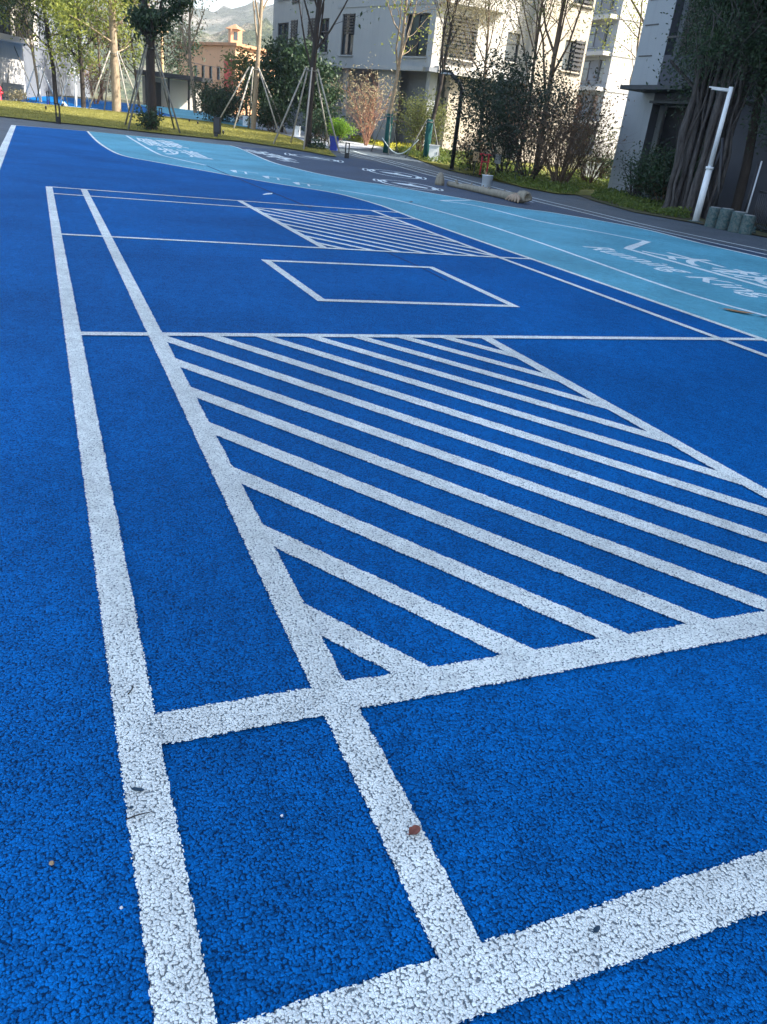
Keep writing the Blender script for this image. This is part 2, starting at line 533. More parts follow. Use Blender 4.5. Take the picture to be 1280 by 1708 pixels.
# light blue track outline (near edge = right side line of the court, far edge towards the navy lane)
near_px = [(146, 219), (158, 232), (170, 242), (192, 255), (215, 262.5), (250, 269), (300, 278), (350, 287), (450, 305), (550, 321), (600, 333), (640, 345)]
RD = 6.52
near_curve = catmull([gp(*p) for p in near_px], 4) + [Vector((RD, 14.4)), Vector((RD, 10)), Vector((RD, 5)), Vector((RD, 0)), Vector((RD, -8))]
far_px = [(384, 243), (401, 248), (449, 269), (490, 280.5), (535, 291), (600, 303), (643, 309), (707, 320.5), (760, 329.6), (861, 347), (926, 356), (1062, 380), (1167, 406), (1280, 432)]
far_curve = catmull([gp(*p) for p in far_px], 4) + [Vector((13.4, 6)), Vector((13.6, 0)), Vector((13.6, -8))]
topc = [gp(*p) for p in ((146, 219), (215, 226), (300, 234), (345, 239), (384, 243))]
CY = 38.2
court_top = [gp(22, 209), gp(80, 213), gp(146, 219)]
court_poly = [(-0.72, -8)] + [(-0.80, 37.6)] + [tuple(p[:2]) for p in court_top[1:2]] + [tuple(p[:2]) for p in near_curve]
sheet('sports_court', court_poly, 0.008, MT['court'])
light_poly = [tuple(p[:2]) for p in topc[:-1]] + [tuple(p[:2]) for p in far_curve] + [tuple(p[:2]) for p in reversed(near_curve[1:])]
sheet('light_blue_track', light_poly, 0.012, MT['light'])
# navy lane between the light track and the three running lines
navy_far_px = [(384, 243), (470, 250), (540, 258), (590, 264), (640, 272), (700, 289), (760, 303), (879, 334), (1080, 381), (1280, 422)]
navy_far = catmull([gp(*p) for p in navy_far_px], 3) + [Vector((13.9, 4)), Vector((14.0, -8))]
navy_poly = [tuple(p[:2]) for p in navy_far] + [tuple(p[:2]) for p in reversed(far_curve[1:])]
sheet('navy_track', navy_poly, 0.0105, MT['navy'])

# ------------------------------------------------------------------ painted markings
LD, LS, LC, RS = 0.124, 0.671, 3.348, 5.959
T1, T2, T3, T4, T5, T6 = 0.772, 1.641, 5.676, 10.066, 14.195, 15.166
Z0 = 0.0135
st = Strips()
st.band(dens([(LD, -1), (LD, T6)]), 0.100, Z0+0.0036)
st.band(dens([(LS, T1), (LS, T6)]), 0.100, Z0+0.0030)
st.band(dens([(LC, T1), (LC, T3)]), 0.100, Z0+0.0030)
st.band(dens([(LC, T4), (LC, T6)]), 0.100, Z0+0.0030)
st.band(dens([(RS, -1), (RS, T6)]), 0.085, Z0+0.0030)
for y, w, x0 in ((T1, 0.125, LD), (T2, 0.118, LD), (T3, 0.085, LD), (T4, 0.085, LD), (T5, 0.09, LD), (T6, 0.09, LD)):
    st.band(dens([(x0, y), (RD, y)]), w, Z0+0.0018)
def clipdiag(x0, x1, y0, y1, yl, slope):
    "the part of y = yl + slope*(x-x0) that lies inside the box"
    xs, xe = x0, x1
    if yl > y1: xs = x0 + (y1-yl)/slope
    if yl + slope*(x1-x0) < y0: xe = x0 + (y0-yl)/slope
    if xe - xs < 0.03: return None
    return (xs, yl+slope*(xs-x0)), (xe, yl+slope*(xe-x0))
for k in range(20):
    s_ = clipdiag(LS, LC, T2, T3, 2.12+0.588*k, -1.53)
    if s_: st.band(s_, 0.100, Z0+0.0006)
for k in range(20):
    s_ = clipdiag(LC, RS, T4, T5, 10.55+0.60*k, -1.53)
    if s_: st.band(s_, 0.100, Z0+0.0006)
q = [(2.29, 8.93), (4.38, 8.97), (4.36, 6.90), (2.31, 6.94)]
for i in range(4):
    a, b = Vector(q[i]), Vector(q[(i+1) % 4])
    e = (b-a).normalized()*0.045
    st.band([a-e, b+e], 0.09, Z0+0.0006+0.0009*(i % 2))
st.build('court_lines', MT['white'])

ed = Strips()
ed.band(dens([(-0.74, -8), (-0.82, 37.6)]), 0.17, Z0)
ed.band(dens([gp(22, 209), gp(80, 213.5), gp(146, 219), gp(215, 226), gp(300, 234), gp(384, 243)], 1.0), 0.07, Z0+0.0006)
ed.band(near_curve, 0.085, Z0+0.0012)
ed.band(far_curve, 0.08, Z0)
ed.build('track_edge_lines', MT['white'])

def bandpx(s, pts, w, off, n=5):
    s.band(catmull([gp(*p) for p in pts], n) if len(pts) > 2 else dens([gp(*p) for p in pts]), w, off)
tl = Strips()
bandpx(tl, [(560, 317), (600, 323), (664, 335), (782, 367), (900, 405.5), (1120, 482.5), (1280, 529), (1400, 562)], 0.075, Z0)
bandpx(tl, [(735, 335), (784, 334.7)], 0.09, Z0+0.001)
bandpx(tl, [(735, 335), (800, 345), (900, 369.5), (1000, 388), (1082, 404)], 0.085, Z0)
tl.poly([gp(1072, 402.5), gp(1087, 404.5), gp(1078, 407.5), gp(1056, 417), gp(1040, 415.5), gp(1044, 412.5), gp(1066, 405.5)], Z0+0.0012)
bandpx(tl, [(1045, 415.5), (1160, 447.5), (1280, 481), (1400, 514)], 0.12, Z0)
bandpx(tl, [(211, 226.5), (240, 244), (262, 256), (280, 262), (343, 276)], 0.09, Z0)
# three arrows in a row beside the court
for ox, oy in ((383, 284), (437, 294), (488, 304.5)):
    tl.poly([gp(ox, oy), gp(ox+11, oy+0.3), gp(ox+13, oy+4.5), gp(ox+7, oy+3.6)], Z0)
    bandpx(tl, [(ox+12, oy+1.2), (ox+48, oy+5.6)], 0.06, Z0)
    tl.poly([gp(ox+24.5, oy+3.2), gp(ox+28, oy+3.6), gp(ox+30, oy+7.3), gp(ox+26, oy+6.4)], Z0+0.001)
# running lines
for l in ([(590, 252), (614, 259), (680, 275.5), (740, 290), (800, 306), (879, 327.5), (980, 352), (1090, 378.5), (1280, 418.7), (1400, 444)],
          [(578, 254), (605, 261), (660, 273), (720, 288.5), (790, 308), (879, 332), (960, 352), (1083, 381.5), (1280, 425.7), (1400, 452)],
          [(566, 254), (594, 261), (639, 271), (706, 289.5), (760, 303.5), (800, 314), (850, 328), (890, 338)]):
    bandpx(tl, l, 0.07, Z0)
# short dashes by the bucket
for a, b in (((815, 319), (838, 323)), ((842, 320.5), (850, 322.3)), ((852, 322.2), (860, 324.2))):
    bandpx(tl, [a, b], 0.22, Z0)
# ovals with a running figure
for (cx, cy), (ax, ay), hw in (((658, 290.5), (42, 6.4), 4.2), ((681, 309), (47, 7.2), 4.6), ((524, 263.4), (38, 5.2), 2.2)):
    ring = []
    for k in range(33):
        t = 2*math.pi*k/32
        ring.append(gp(cx+ax*math.cos(t)-0.12*hw*math.sin(t), cy+ay*math.cos(t)+hw*math.sin(t)))
    tl.band(ring, 0.085, Z0)
    for sg in (-1, 1):
        loop = []
        for k in range(17):
            t = 2*math.pi*k/16
            loop.append(gp(cx+sg*(ax+6)+4.5*math.cos(t), cy+sg*(ay+0.9)+1.7*math.sin(t)+0.7*math.cos(t)))
        tl.band(loop, 0.06, Z0+0.001)
    f = lambda u, v: gp(cx+ax*u, cy+ay*u+hw*v)
    tl.poly([f(-0.62, -0.10), f(-0.05, -0.30), f(0.30, -0.18), f(0.72, 0.0), f(0.66, 0.34), f(0.30, 0.22), f(0.05, 0.18), f(-0.30, 0.14)], Z0+0.001)
    tl.band([f(0.02, -0.2), f(0.12, -0.55), f(0.25, -0.7)], 0.12, Z0+0.0016)
    tl.poly([f(-0.95, -0.28), f(-0.84, -0.42), f(-0.72, -0.1), f(-0.84, 0.15)], Z0+0.001)
    tl.poly([f(0.82, -0.12), f(0.93, -0.25), f(0.98, 0.2), f(0.86, 0.3)], Z0+0.001)
tl.build('track_markings', MT['whitefar'])

def ground_text(name, body, origin, ex, ey, mat, off=Z0):
    "painted lettering: ex = vector of one em along the baseline, ey = one em up"
    cu = bpy.data.curves.new(name, 'FONT')
    cu.body = body
    cu.size = 1.0
    cu.resolution_u = 3
    cu.offset = 0.012
    t = bpy.data.objects.new(name, cu)
    COL.objects.link(t)
    bpy.context.view_layer.update()
    me = bpy.data.meshes.new_from_object(t.evaluated_get(bpy.context.evaluated_depsgraph_get()))
    bpy.data.objects.remove(t)
    o3 = Vector(origin)
    for v in me.vertices:
        q = o3 + Vector(ex)*v.co.x + Vector(ey)*v.co.y
        v.co = (q.x, q.y, gz(q.x, q.y)+off)
    me.materials.clear()
    o = link(name, me, mat)
    o['kind'] = 'structure'
    return o
ground_text('track_lettering', '太极', (9.86, 11.75), (0, -1.55), (1.02, 0), MT['whitefar'])
ground_text('track_lettering', 'Running', (8.62, 11.85), (0.02, -0.72), (0.80, 0), MT['whitefar'])
ground_text('track_lettering', 'King', (8.62, 9.25), (0.03, -0.80), (0.80, 0), MT['whitefar'])
ground_text('track_lettering', '健康', (3.66, 32.6), (0.82, 0.1), (0, 5.6), MT['whitefar'])
ground_text('track_lettering', '步道', (3.72, 28.0), (0.72, -0.35), (0.05, 4.2), MT['whitefar'])
ground_text('track_lettering', '骑行', (8.0, 36.6), (0.15, -3.6), (0.62, 0.4), MT['whitefar'])
ground_text('track_lettering', '道', (8.55, 36.4), (0.1, -5.6), (0.62, 0.4), MT['whitefar'])

sm = Strips()
bandpx(sm, [(345, 277), (420, 308), (475, 330), (520, 348)], 0.05, 0.0132)
sm.band(dens([(-0.7, 19.6), (5.6, 19.2)]), 0.02, 0.0132)
sm.band(dens([gp(640, 420), gp(700, 446), gp(745, 470)]), 0.02, 0.0132)
sm.build('court_seams', MT['seam'])

# far path, lawn and planting beds
fp_top = [(33, 157.5), (100, 161), (160, 168), (230, 174), (300, 181), (350, 190), (420, 203), (480, 214), (540, 224)]
fp_bot = [(558, 245), (520, 240), (490, 228), (430, 215), (380, 206.5), (300, 196), (200, 186), (120, 178), (28, 169)]
sheet('far_blue_path', [gp(*p)[:2] for p in fp_top[:4]+fp_bot[-4:]], 0.009, MT['court'])
sheet('far_light_path', [gp(*p)[:2] for p in fp_top[3:7]+fp_bot[3:6]], 0.010, MT['light'])
sheet('pale_footpath', [gp(*p)[:2] for p in fp_top[6:]] + [gp(*p)[:2] for p in ((600, 222), (650, 232), (652, 246), (600, 248))] + [gp(*p)[:2] for p in fp_bot[:4]], 0.011, MT['palepath'])
fl = Strips()
bandpx(fl, [(28, 169), (120, 178), (200, 186), (300, 196)], 0.35, 0.016)
bandpx(fl, [(27, 168), (30, 162), (36, 157)], 0.4, 0.017)
fl.poly([gp(103, 170), gp(107, 169.5), gp(114, 177), gp(109, 177)], 0.017)
fl.build('far_path_lines', MT['whitefar'])
lawn_near = [(-90, 189), (0, 195), (80, 204), (150, 210.5), (254, 222), (362, 233), (403, 237), (465, 246), (520, 255), (562, 263)]
lawn_far = [(548, 251), (520, 242.5), (490, 231), (430, 218), (380, 209), (300, 198.5), (200, 188.5), (120, 180.5), (30, 171), (-90, 163)]
lawn_poly = [gp(*p) for p in lawn_near+lawn_far]
sheet('lawn', [p[:2] for p in lawn_poly], 0.05, MT['lawn'])
bed_poly = [p for p in bed_edge[1:9]] + [place(1040, 300, 33)] + [place(1000, 260, 52), place(900, 245, 52), place(800, 235, 51), place(700, 225, 51), place(640, 222, 58), place(590, 215, 60)] + [place(570, 220, 56)]
sheet('planting_bed', [p[:2] for p in bed_poly], 0.04, MT['lawn'])
rbed = [p for p in bed_edge[8:13]] + [Vector((17.2, 8, 0)), Vector((21, 8, 0)), Vector((21, 28, 0))]
sheet('side_bed', [p[:2] for p in rbed], 0.03, MT['earth'])

def inpoly(x, y, P):
    c = False
    j = len(P)-1
    for i in range(len(P)):
        if (P[i][1] > y) != (P[j][1] > y) and x < (P[j][0]-P[i][0])*(y-P[i][1])/(P[j][1]-P[i][1])+P[i][0]: c = not c
        j = i
    return c
def scatter(P, n, seed):
    rg = random.Random(seed)
    xs = [p[0] for p in P]; ys = [p[1] for p in P]
    out = []
    while len(out) < n:
        x, y = rg.uniform(min(xs), max(xs)), rg.uniform(min(ys), max(ys))
        if inpoly(x, y, P): out.append((x, y))
    return out

# ------------------------------------------------------------------ foliage
def leafmesh(name, C, size, seed, flat=0.0, aspect=0.45, droop=0.25):
    "C: (n,3) leaf centres; one folded leaf of four corners each"
    rg = np.random.default_rng(seed)
    C = np.asarray(C, float)
    n = len(C)
    d = rg.normal(size=(n, 3)); d[:, 2] = d[:, 2]*(1-flat) - droop
    d /= np.linalg.norm(d, axis=1)[:, None]
    a = rg.normal(size=(n, 3)); a[:, 2] *= (1-flat)*0.7
    s = np.cross(d, a); s /= np.linalg.norm(s, axis=1)[:, None]+1e-9
    nn = np.cross(s, d)
    L = size*rg.uniform(0.6, 1.35, n)[:, None]
    W = L*aspect*0.5
    v = np.empty((n, 4, 3))
    v[:, 0] = C - d*L*0.5
    v[:, 1] = C + s*W + nn*W*0.35 - d*L*0.05
    v[:, 2] = C + d*L*0.5
    v[:, 3] = C - s*W + nn*W*0.35 - d*L*0.05
    me = bpy.data.meshes.new(name)
    me.vertices.add(n*4); me.loops.add(n*4); me.polygons.add(n)
    me.vertices.foreach_set('co', v.ravel())
    me.loops.foreach_set('vertex_index', np.arange(n*4, dtype=np.int32))
    me.polygons.foreach_set('loop_start', np.arange(0, n*4, 4, dtype=np.int32))
    me.update(calc_edges=True)
    return me

class Skel:
    def __init__(s, seed): s.rg = random.Random(seed); s.mb = MB(); s.tips = []
    def grow(s, p, d, L, r, level, cfg):
        rg = s.rg
        n = 5 if level == 0 else 4
        pts, rad = [p.copy()], [r]
        d = d.normalized()
        for i in range(n):
            j = cfg['jit'][min(level, len(cfg['jit'])-1)]
            d = (d + Vector((rg.gauss(0, j), rg.gauss(0, j), rg.gauss(0, j*0.6) + cfg['up'][min(level, len(cfg['up'])-1)]))).normalized()
            p = p + d*L/n
            pts.append(p.copy()); rad.append(r*(1-(i+1)/n*cfg['taper'][min(level, len(cfg['taper'])-1)]))
        s.mb.tube(pts, rad, 8 if level == 0 else (6 if level == 1 else 4), caps=False)
        maxl = cfg['levels']
        if level >= maxl:
            s.tips += [pts[2], pts[3], pts[-1]]
            return
        if level >= maxl-1: s.tips += [pts[-1]]
        k = cfg['kids'][min(level, len(cfg['kids'])-1)]
        t0 = cfg['start'][min(level, len(cfg['start'])-1)]
        for c in range(k):
            t = t0 + (1-t0)*(c+rg.random()*0.8)/k
            t = min(t, 0.999)
            fi = t*n; i0 = int(fi)
            q = pts[i0].lerp(pts[i0+1], fi-i0)
            rr = rad[i0] + (rad[i0+1]-rad[i0])*(fi-i0)
            az = rg.uniform(0, 2*math.pi) if level else (c*2.4 + rg.uniform(-0.5, 0.5))
            ax = (pts[i0+1]-pts[i0]).normalized()
            ref = Vector((1, 0, 0)) if abs(ax.x) < 0.7 else Vector((0, 1, 0))
            u = ax.cross(ref).normalized(); w = ax.cross(u)
            an = R(rg.uniform(*cfg['angle'][min(level, len(cfg['angle'])-1)]))
            dd = ax*math.cos(an) + (u*math.cos(az)+w*math.sin(az))*math.sin(an)
            LL = L*rg.uniform(*cfg['len'][min(level, len(cfg['len'])-1)])*(1.0-0.35*(t-t0)/(1-t0+1e-6) if level == 0 else 1)
            s.grow(q, dd, LL, rr*cfg['rr'], level+1, cfg)

BASE = dict(jit=[0.05, 0.12, 0.2, 0.25], up=[0.0, 0.05, 0.03, 0.0], taper=[0.6, 0.75, 0.85, 0.9], levels=3, kids=[9, 5, 4], start=[0.42, 0.3, 0.25],
            angle=[(35, 60), (30, 55), (30, 60)], len=[(0.35, 0.5), (0.4, 0.6), (0.4, 0.6)], rr=0.6)
def cfgd(**k):
    c = dict(BASE); c.update(k); return c

def tree(name, label, pos, h, r, cfg, leaf, bark, seed, nleaf=3000, lsize=0.22, sig=0.25, group='trees round the court', lean=(0, 0), cat='tree', stems=1, wrap=None, base_spread=0.0, crown_name='crown', twig_only=False, droop=0.25, base_rise=0.05):
    root = empty(name, pos, label, cat, group)
    sk = Skel(seed)
    rg = random.Random(seed+7)
    for k in range(stems):
        a = 2*math.pi*k/stems + rg.random()
        sp = base_spread
        b = Vector((math.cos(a)*sp*0.25*rg.random(), math.sin(a)*sp*0.25*rg.random(), -base_rise))
        d = Vector((lean[0]+math.cos(a)*sp*rg.uniform(0.3, 1), lean[1]+math.sin(a)*sp*rg.uniform(0.3, 1), 1))
        sk.grow(b, d, h*rg.uniform(0.8, 1.0) if stems > 1 else h, r*(rg.uniform(0.7, 1.0) if stems > 1 else 1), 0, cfg)
    sk.mb.build('trunk' if cat == 'tree' else 'stem', MT[bark], root)
    if nleaf:
        g = np.random.default_rng(seed+3)
        T = np.array([tuple(t) for t in sk.tips])
        idx = g.integers(0, len(T), nleaf)
        C = T[idx] + g.normal(size=(nleaf, 3))*sig*np.array([1, 1, 0.8])
        C[:, 2] = np.maximum(C[:, 2], 0.08)
        me = leafmesh(crown_name, C, lsize, seed+5, droop=droop)
        link(crown_name, me, MT[leaf], root)
    if wrap:
        w = MB()
        pts = [Vector((0, 0, 0.02)), Vector((lean[0]*wrap*0.5, lean[1]*wrap*0.5, wrap*0.5)), Vector((lean[0]*wrap, lean[1]*wrap, wrap))]
        w.tube(pts, r*1.3, 12)
        w.build('trunk_wrap', MT['greywrap'], root)
    return root

def stakes(label, pos, n, top, spread, mat='stake', rad=0.035, a0=0.4, group='timber props round the young trees', tr=0.12):
    root = empty('tree_prop', pos, label, 'tree prop', group)
    for k in range(n):
        a = a0 + 2*math.pi*k/n
        c, s_ = math.cos(a), math.sin(a)
        gzz = gz(pos[0]+c*spread, pos[1]+s_*spread) - pos[2]
        b = MB()
        b.tube([(c*spread, s_*spread, gzz), (c*(tr+0.02)-s_*0.04, s_*(tr+0.02)+c*0.04, top)], [rad, rad*0.85], 8)
        b.build('pole', MT[mat], root)
    t = MB()
    ring = [(math.cos(2*math.pi*k/16)*(tr+0.03), math.sin(2*math.pi*k/16)*(tr+0.03), top-0.12) for k in range(17)]
    t.tube(ring, 0.025, 6)
    t.build('tie', MT['bamboo'], root)
    return root

# --- left cluster beyond the far path
P_ = place
tall = cfgd(kids=[13, 5, 4], start=[0.22, 0.25, 0.2], angle=[(45, 75), (30, 60), (30, 60)], len=[(0.24, 0.38), (0.4, 0.6), (0.4, 0.6)])
airy = cfgd(kids=[9, 4, 3], start=[0.30, 0.3, 0.25], angle=[(25, 45), (25, 50), (30, 60)], len=[(0.38, 0.55), (0.4, 0.6), (0.4, 0.6)], up=[0, 0.10, 0.05, 0])
pos = P_(23, 141, 70); tree('young_tree', 'slender dark-trunked tree in front of the balconied building, farthest left', pos, 9.5, 0.13, airy, 'lf_mid', 'bark_dark', 11, 450, 0.22, 0.45)
stakes('dark thin props round the leftmost slender tree', pos, 3, 3.6, 1.5, 'bamboo', a0=0.2)
pos = P_(66, 146, 66); tree('young_tree', 'small yellow-green tree held by bright white poles, left side', pos, 7.5, 0.10, airy, 'lf_yellow', 'bark_pale', 12, 4200, 0.22, 0.45)
stakes('bright white poles propping the small yellow-green tree', pos, 3, 2.3, 1.3, 'whitepaint', 0.05, a0=0.5)
pos = P_(92, 149, 64); tree('young_tree', 'tall dark straight tree with a bushy blue-green crown, second trunk right of the balconied building', pos, 11, 0.15, tall, 'lf_dark', 'bark_dark', 13, 5000, 0.22, 0.5)
stakes('thin dark props round the tall straight tree', pos, 3, 3.3, 1.3, 'bamboo', 0.03, a0=0.9)
pos = P_(125, 153, 66); tree('young_tree', 'thin tree with a white painted lower trunk beside the shade-darkened wall', pos, 8, 0.09, airy, 'lf_mid', 'whitepaint', 14, 3000, 0.22, 0.45)
stakes('white pole pair leaning on the thin white-trunked tree', pos, 3, 2.4, 1.2, 'whitepaint', 0.045, a0=2.6)
pos = P_(138, 153, 63); tree('young_tree', 'dark leaning-branched tree just left of the pale trunk with props', pos, 10, 0.16, tall, 'lf_yellow', 'bark_dark', 15, 6000, 0.22, 0.5)
for (px, py, d, h, sd, lf, lb) in ((170, 158, 84, 9, 16, 'lf_olive', 'dry olive tree far behind the pale trunk'), (232, 172, 76, 9.5, 17, 'lf_brown', 'thin bronze-leaved tree just left of the dark trunk'),
                               (110, 150, 90, 8, 18, 'lf_mid', 'mid-green tree in the gap between the two dark trunks, far back')):
    tree('background_tree', lb, P_(px, py, d), h, 0.11, tall, lf, 'bark_brown', sd, 3500, 0.24, 0.5)
tree('bare_shrub', 'brown tangled shrub at the end of the shade-darkened wall, left of the pale trunk', P_(160, 156, 72), 2.6, 0.04, cfgd(levels=2, kids=[6, 5], start=[0.2, 0.2], len=[(0.5, 0.7), (0.5, 0.7)]), 'lf_brown', 'bark_red', 19, 900, 0.16, 0.2, 'shrubs round the plaza', cat='shrub', stems=9, base_spread=0.7, crown_name='foliage')

# --- trees on the lawn
forked = cfgd(kids=[6, 5, 4], start=[0.33, 0.3, 0.25], angle=[(25, 45), (30, 55), (30, 60)], len=[(0.45, 0.62), (0.4, 0.6), (0.4, 0.6)], up=[0, 0.12, 0.05, 0], rr=0.55)
pos = P_(195, 190, 60); tree('lawn_tree', 'pale sunlit trunk with yellow-green leaves and four props, on the lawn', pos, 11, 0.30, cfgd(kids=[14, 5, 4], start=[0.30, 0.3, 0.25], angle=[(45, 75), (30, 55), (30, 60)], len=[(0.22, 0.36), (0.4, 0.6), (0.4, 0.6)], jit=[0.02, 0.12, 0.2], rr=0.26), 'lf_yellow', 'bark_pale', 21, 7000, 0.24, 0.45, 'trees on the lawn', lean=(-0.01, 0))
stakes('pale long props round the sunlit pale trunk', pos, 4, 3.5, 1.9, 'stake', 0.048, a0=0.35, tr=0.28)
pos = P_(254, 212, 45)
root = empty('lawn_tree', pos, 'thick dark shaded trunk with glossy dark leaves on the lawn, forking at the props', 'tree', 'trees on the lawn')
ex = Vector((_r0.x, _r0.y, 0))
m = MB()
P0 = Vector((0, 0, 0))
L_ = lambda u, z, w=0.0: ex*u + Vector((-ex.y, ex.x, 0))*w + Vector((0, 0, z))
m.tube([L_(0, -0.05), L_(0.02, 1.2), L_(-0.02, 2.6), L_(0, 3.9), L_(-0.12, 4.6), L_(-0.30, 5.8), L_(-0.42, 7.4), L_(-0.45, 9.5)], [0.26, 0.22, 0.21, 0.22, 0.17, 0.15, 0.13, 0.08], 10, False)
limbs = [[(0.05, 3.8, 0), (0.35, 4.7, 0.1), (0.6, 5.8, 0.2), (1.0, 7.2, 0.2), (1.5, 8.6, 0.1)], [(0.35, 4.7, 0.1), (0.9, 5.1, 0), (1.4, 5.5, -0.1), (1.75, 5.6, -0.1)], [(0.6, 5.8, 0.2), (0.9, 6.4, -0.2), (1.3, 6.6, -0.3)],
         [(0.0, 3.9, 0), (-0.4, 4.4, -0.4), (-0.6, 4.9, -0.5)], [(-0.3, 5.8, 0), (-0.8, 6.6, 0.3), (-1.0, 7.4, 0.4)], [(1.0, 7.2, 0.2), (1.6, 7.5, 0.4), (2.0, 7.6, 0.5)], [(0.0, 4.0, 0), (0.3, 4.4, 0.6), (0.5, 4.6, 0.9)], [(-0.1, 4.3, 0), (-0.3, 4.6, 0.7), (-0.7, 5.0, 0.9)], [(0.1, 4.2, 0), (0.3, 4.5, -0.6), (0.35, 4.9, -0.9)]]
for l in limbs: m.tube([L_(u, z, w) for u, z, w in l], [0.10*(1-0.75*i/(len(l)-1)) for i in range(len(l))], 6, False)
m.build('trunk', MT['bark_dark'], root)
g = np.random.default_rng(22)
C = []
for u, z, w, r_, n in ((0.0, 4.5, 0, 0.48, 900), (-0.45, 4.8, -0.4, 0.34, 420), (0.4, 4.8, 0.5, 0.32, 380), (-0.5, 5.0, 0.8, 0.30, 320), (0.4, 4.9, -0.7, 0.3, 320), (1.1, 5.3, 0, 0.30, 420), (1.6, 5.6, -0.1, 0.27, 420), (0.65, 5.9, 0.2, 0.24, 260), (1.2, 6.6, -0.3, 0.28, 300),
                       (-0.9, 7.0, 0.3, 0.4, 320), (1.7, 7.5, 0.4, 0.36, 320), (-0.3, 5.8, 0, 0.24, 220), (1.2, 7.4, 0.2, 0.35, 260), (-0.5, 8.2, 0, 0.6, 500), (1.4, 8.6, 0, 0.5, 400)):
    c = L_(u, z, w)
    n = int(n*0.6)
    C.append(np.array(c) + g.normal(size=(n, 3))*r_*0.8*np.array([1, 1, 0.9]))
link('crown', leafmesh('crown', np.concatenate(C), 0.24, 221, droop=0.7), MT['lf_dark'], root)
stakes('long grey props round the thick dark trunk', pos, 4, 3.7, 1.75, 'bamboo', 0.045, a0=0.75, tr=0.22)
pos = P_(422, 215, 53.5); tree('lawn_tree', 'brown trunk splitting into several upright sunlit limbs, in the middle of the lawn', pos, 10.5, 0.165, cfgd(rr=0.5, jit=[0.02, 0.08, 0.2], kids=[7, 5, 4], start=[0.36, 0.35, 0.25], angle=[(8, 24), (25, 50), (30, 60)], len=[(0.55, 0.68), (0.3, 0.45), (0.4, 0.6)], up=[0, 0.12, 0.05, 0]), 'lf_olive', 'bark_pale', 23, 1500, 0.2, 0.4, 'trees on the lawn')
stakes('white-topped props round the multi-limbed brown trunk', pos, 5, 3.4, 2.3, 'stake', 0.048, a0=0.2, tr=0.27)
pos = P_(513, 245, 43.5); tree('lawn_tree', 'thick dark trunk with bare fanning limbs at the right end of the lawn', pos, 9.5, 0.19, cfgd(rr=0.4, jit=[0.01, 0.08, 0.15], kids=[15, 4, 3], start=[0.34, 0.3, 0.25], angle=[(15, 45), (20, 45), (30, 60)], len=[(0.5, 0.65), (0.35, 0.5), (0.4, 0.6)], up=[0, 0.10, 0.05, 0]), 'lf_dark', 'bark_dark', 24, 500, 0.22, 0.4, 'trees on the lawn')
stakes('pale slim props round the dark trunk with bare limbs', pos, 5, 3.55, 1.75, 'stake', 0.045, a0=0.55, tr=0.27)
tree('young_tree', 'sunlit slim trunk before the peach building', P_(326, 182, 75), 9.5, 0.16, airy, 'lf_cream', 'bark_pale', 25, 1300, 0.26, 0.4)
tree('background_tree', 'leafy grey-green tree in front of the hillside, left of the peach building', P_(298, 176, 95), 7.0, 0.12, tall, 'lf_dark', 'bark_brown', 26, 1600, 0.3, 0.45)

# --- shrubs and trees before the middle building
bushc = cfgd(levels=2, kids=[7, 5], start=[0.15, 0.2], angle=[(25, 60), (30, 60)], len=[(0.45, 0.7), (0.5, 0.7)], jit=[0.1, 0.15, 0.2], up=[0.02, 0.02, 0])
def bush(label, pos, h, leaf, seed, n, ls=0.14, stems=9, spread=0.7, sig=0.18, bark='bark_brown', name='shrub', group='shrubs round the plaza'):
    return tree(name, label, pos, h*0.72, 0.03, bushc, leaf, bark, seed, n, ls, sig, group, cat='shrub', stems=stems, base_spread=spread, crown_name='foliage')
bush('big round dark shrub beside the blue path, left of the bronze twigs', P_(365, 190, 64), 2.9, 'lf_dark', 31, 5200, 0.19, 14, 1.0, 0.34)
bush('reddish bare twiggy shrub beside the round dark one', P_(395, 192, 66), 4.4, 'lf_brown', 32, 350, 0.14, 10, 0.4, 0.22, 'bark_red')
tree('background_tree', 'dark olive spreading tree behind the multi-limbed trunk', P_(412, 196, 70), 4.2, 0.12, cfgd(kids=[10, 5, 4], start=[0.25, 0.25, 0.2], angle=[(40, 70), (30, 60), (30, 60)], len=[(0.3, 0.45), (0.4, 0.6), (0.4, 0.6)]), 'lf_olive', 'bark_brown', 33, 1900, 0.26, 0.4)
tree('background_tree', 'dark dense tree filling the gap between the two right lawn trees', P_(470, 208, 57), 4.1, 0.16, cfgd(kids=[11, 6, 4], start=[0.2, 0.2, 0.2], angle=[(40, 75), (30, 60), (30, 60)], len=[(0.35, 0.5), (0.4, 0.6), (0.4, 0.6)]), 'lf_dark', 'bark_dark', 34, 6500, 0.26, 0.35)
tree('background_tree', 'dark tree right behind the thick trunk with bare limbs', P_(528, 224, 52.5), 4.0, 0.14, cfgd(kids=[11, 6, 4], start=[0.2, 0.2, 0.2], angle=[(40, 75), (30, 60), (30, 60)], len=[(0.3, 0.45), (0.4, 0.6), (0.4, 0.6)]), 'lf_dark', 'bark_dark', 35, 5200, 0.24, 0.35)
bush('low dark hedge clump below the dense tree', P_(455, 212, 55), 2.3, 'lf_dark', 36, 3600, 0.16, 10, 0.8, 0.25)
bush('low dark shrub at the foot of the shaded wall', P_(540, 230, 50), 2.0, 'lf_dark', 37, 3000, 0.15, 10, 0.8, 0.22)
bush('tall bare upright twiggy shrub beside the green-wrapped trunk', P_(612, 226, 50), 4.6, 'lf_cream', 38, 1500, 0.13, 14, 0.32, 0.2, 'bark_red')
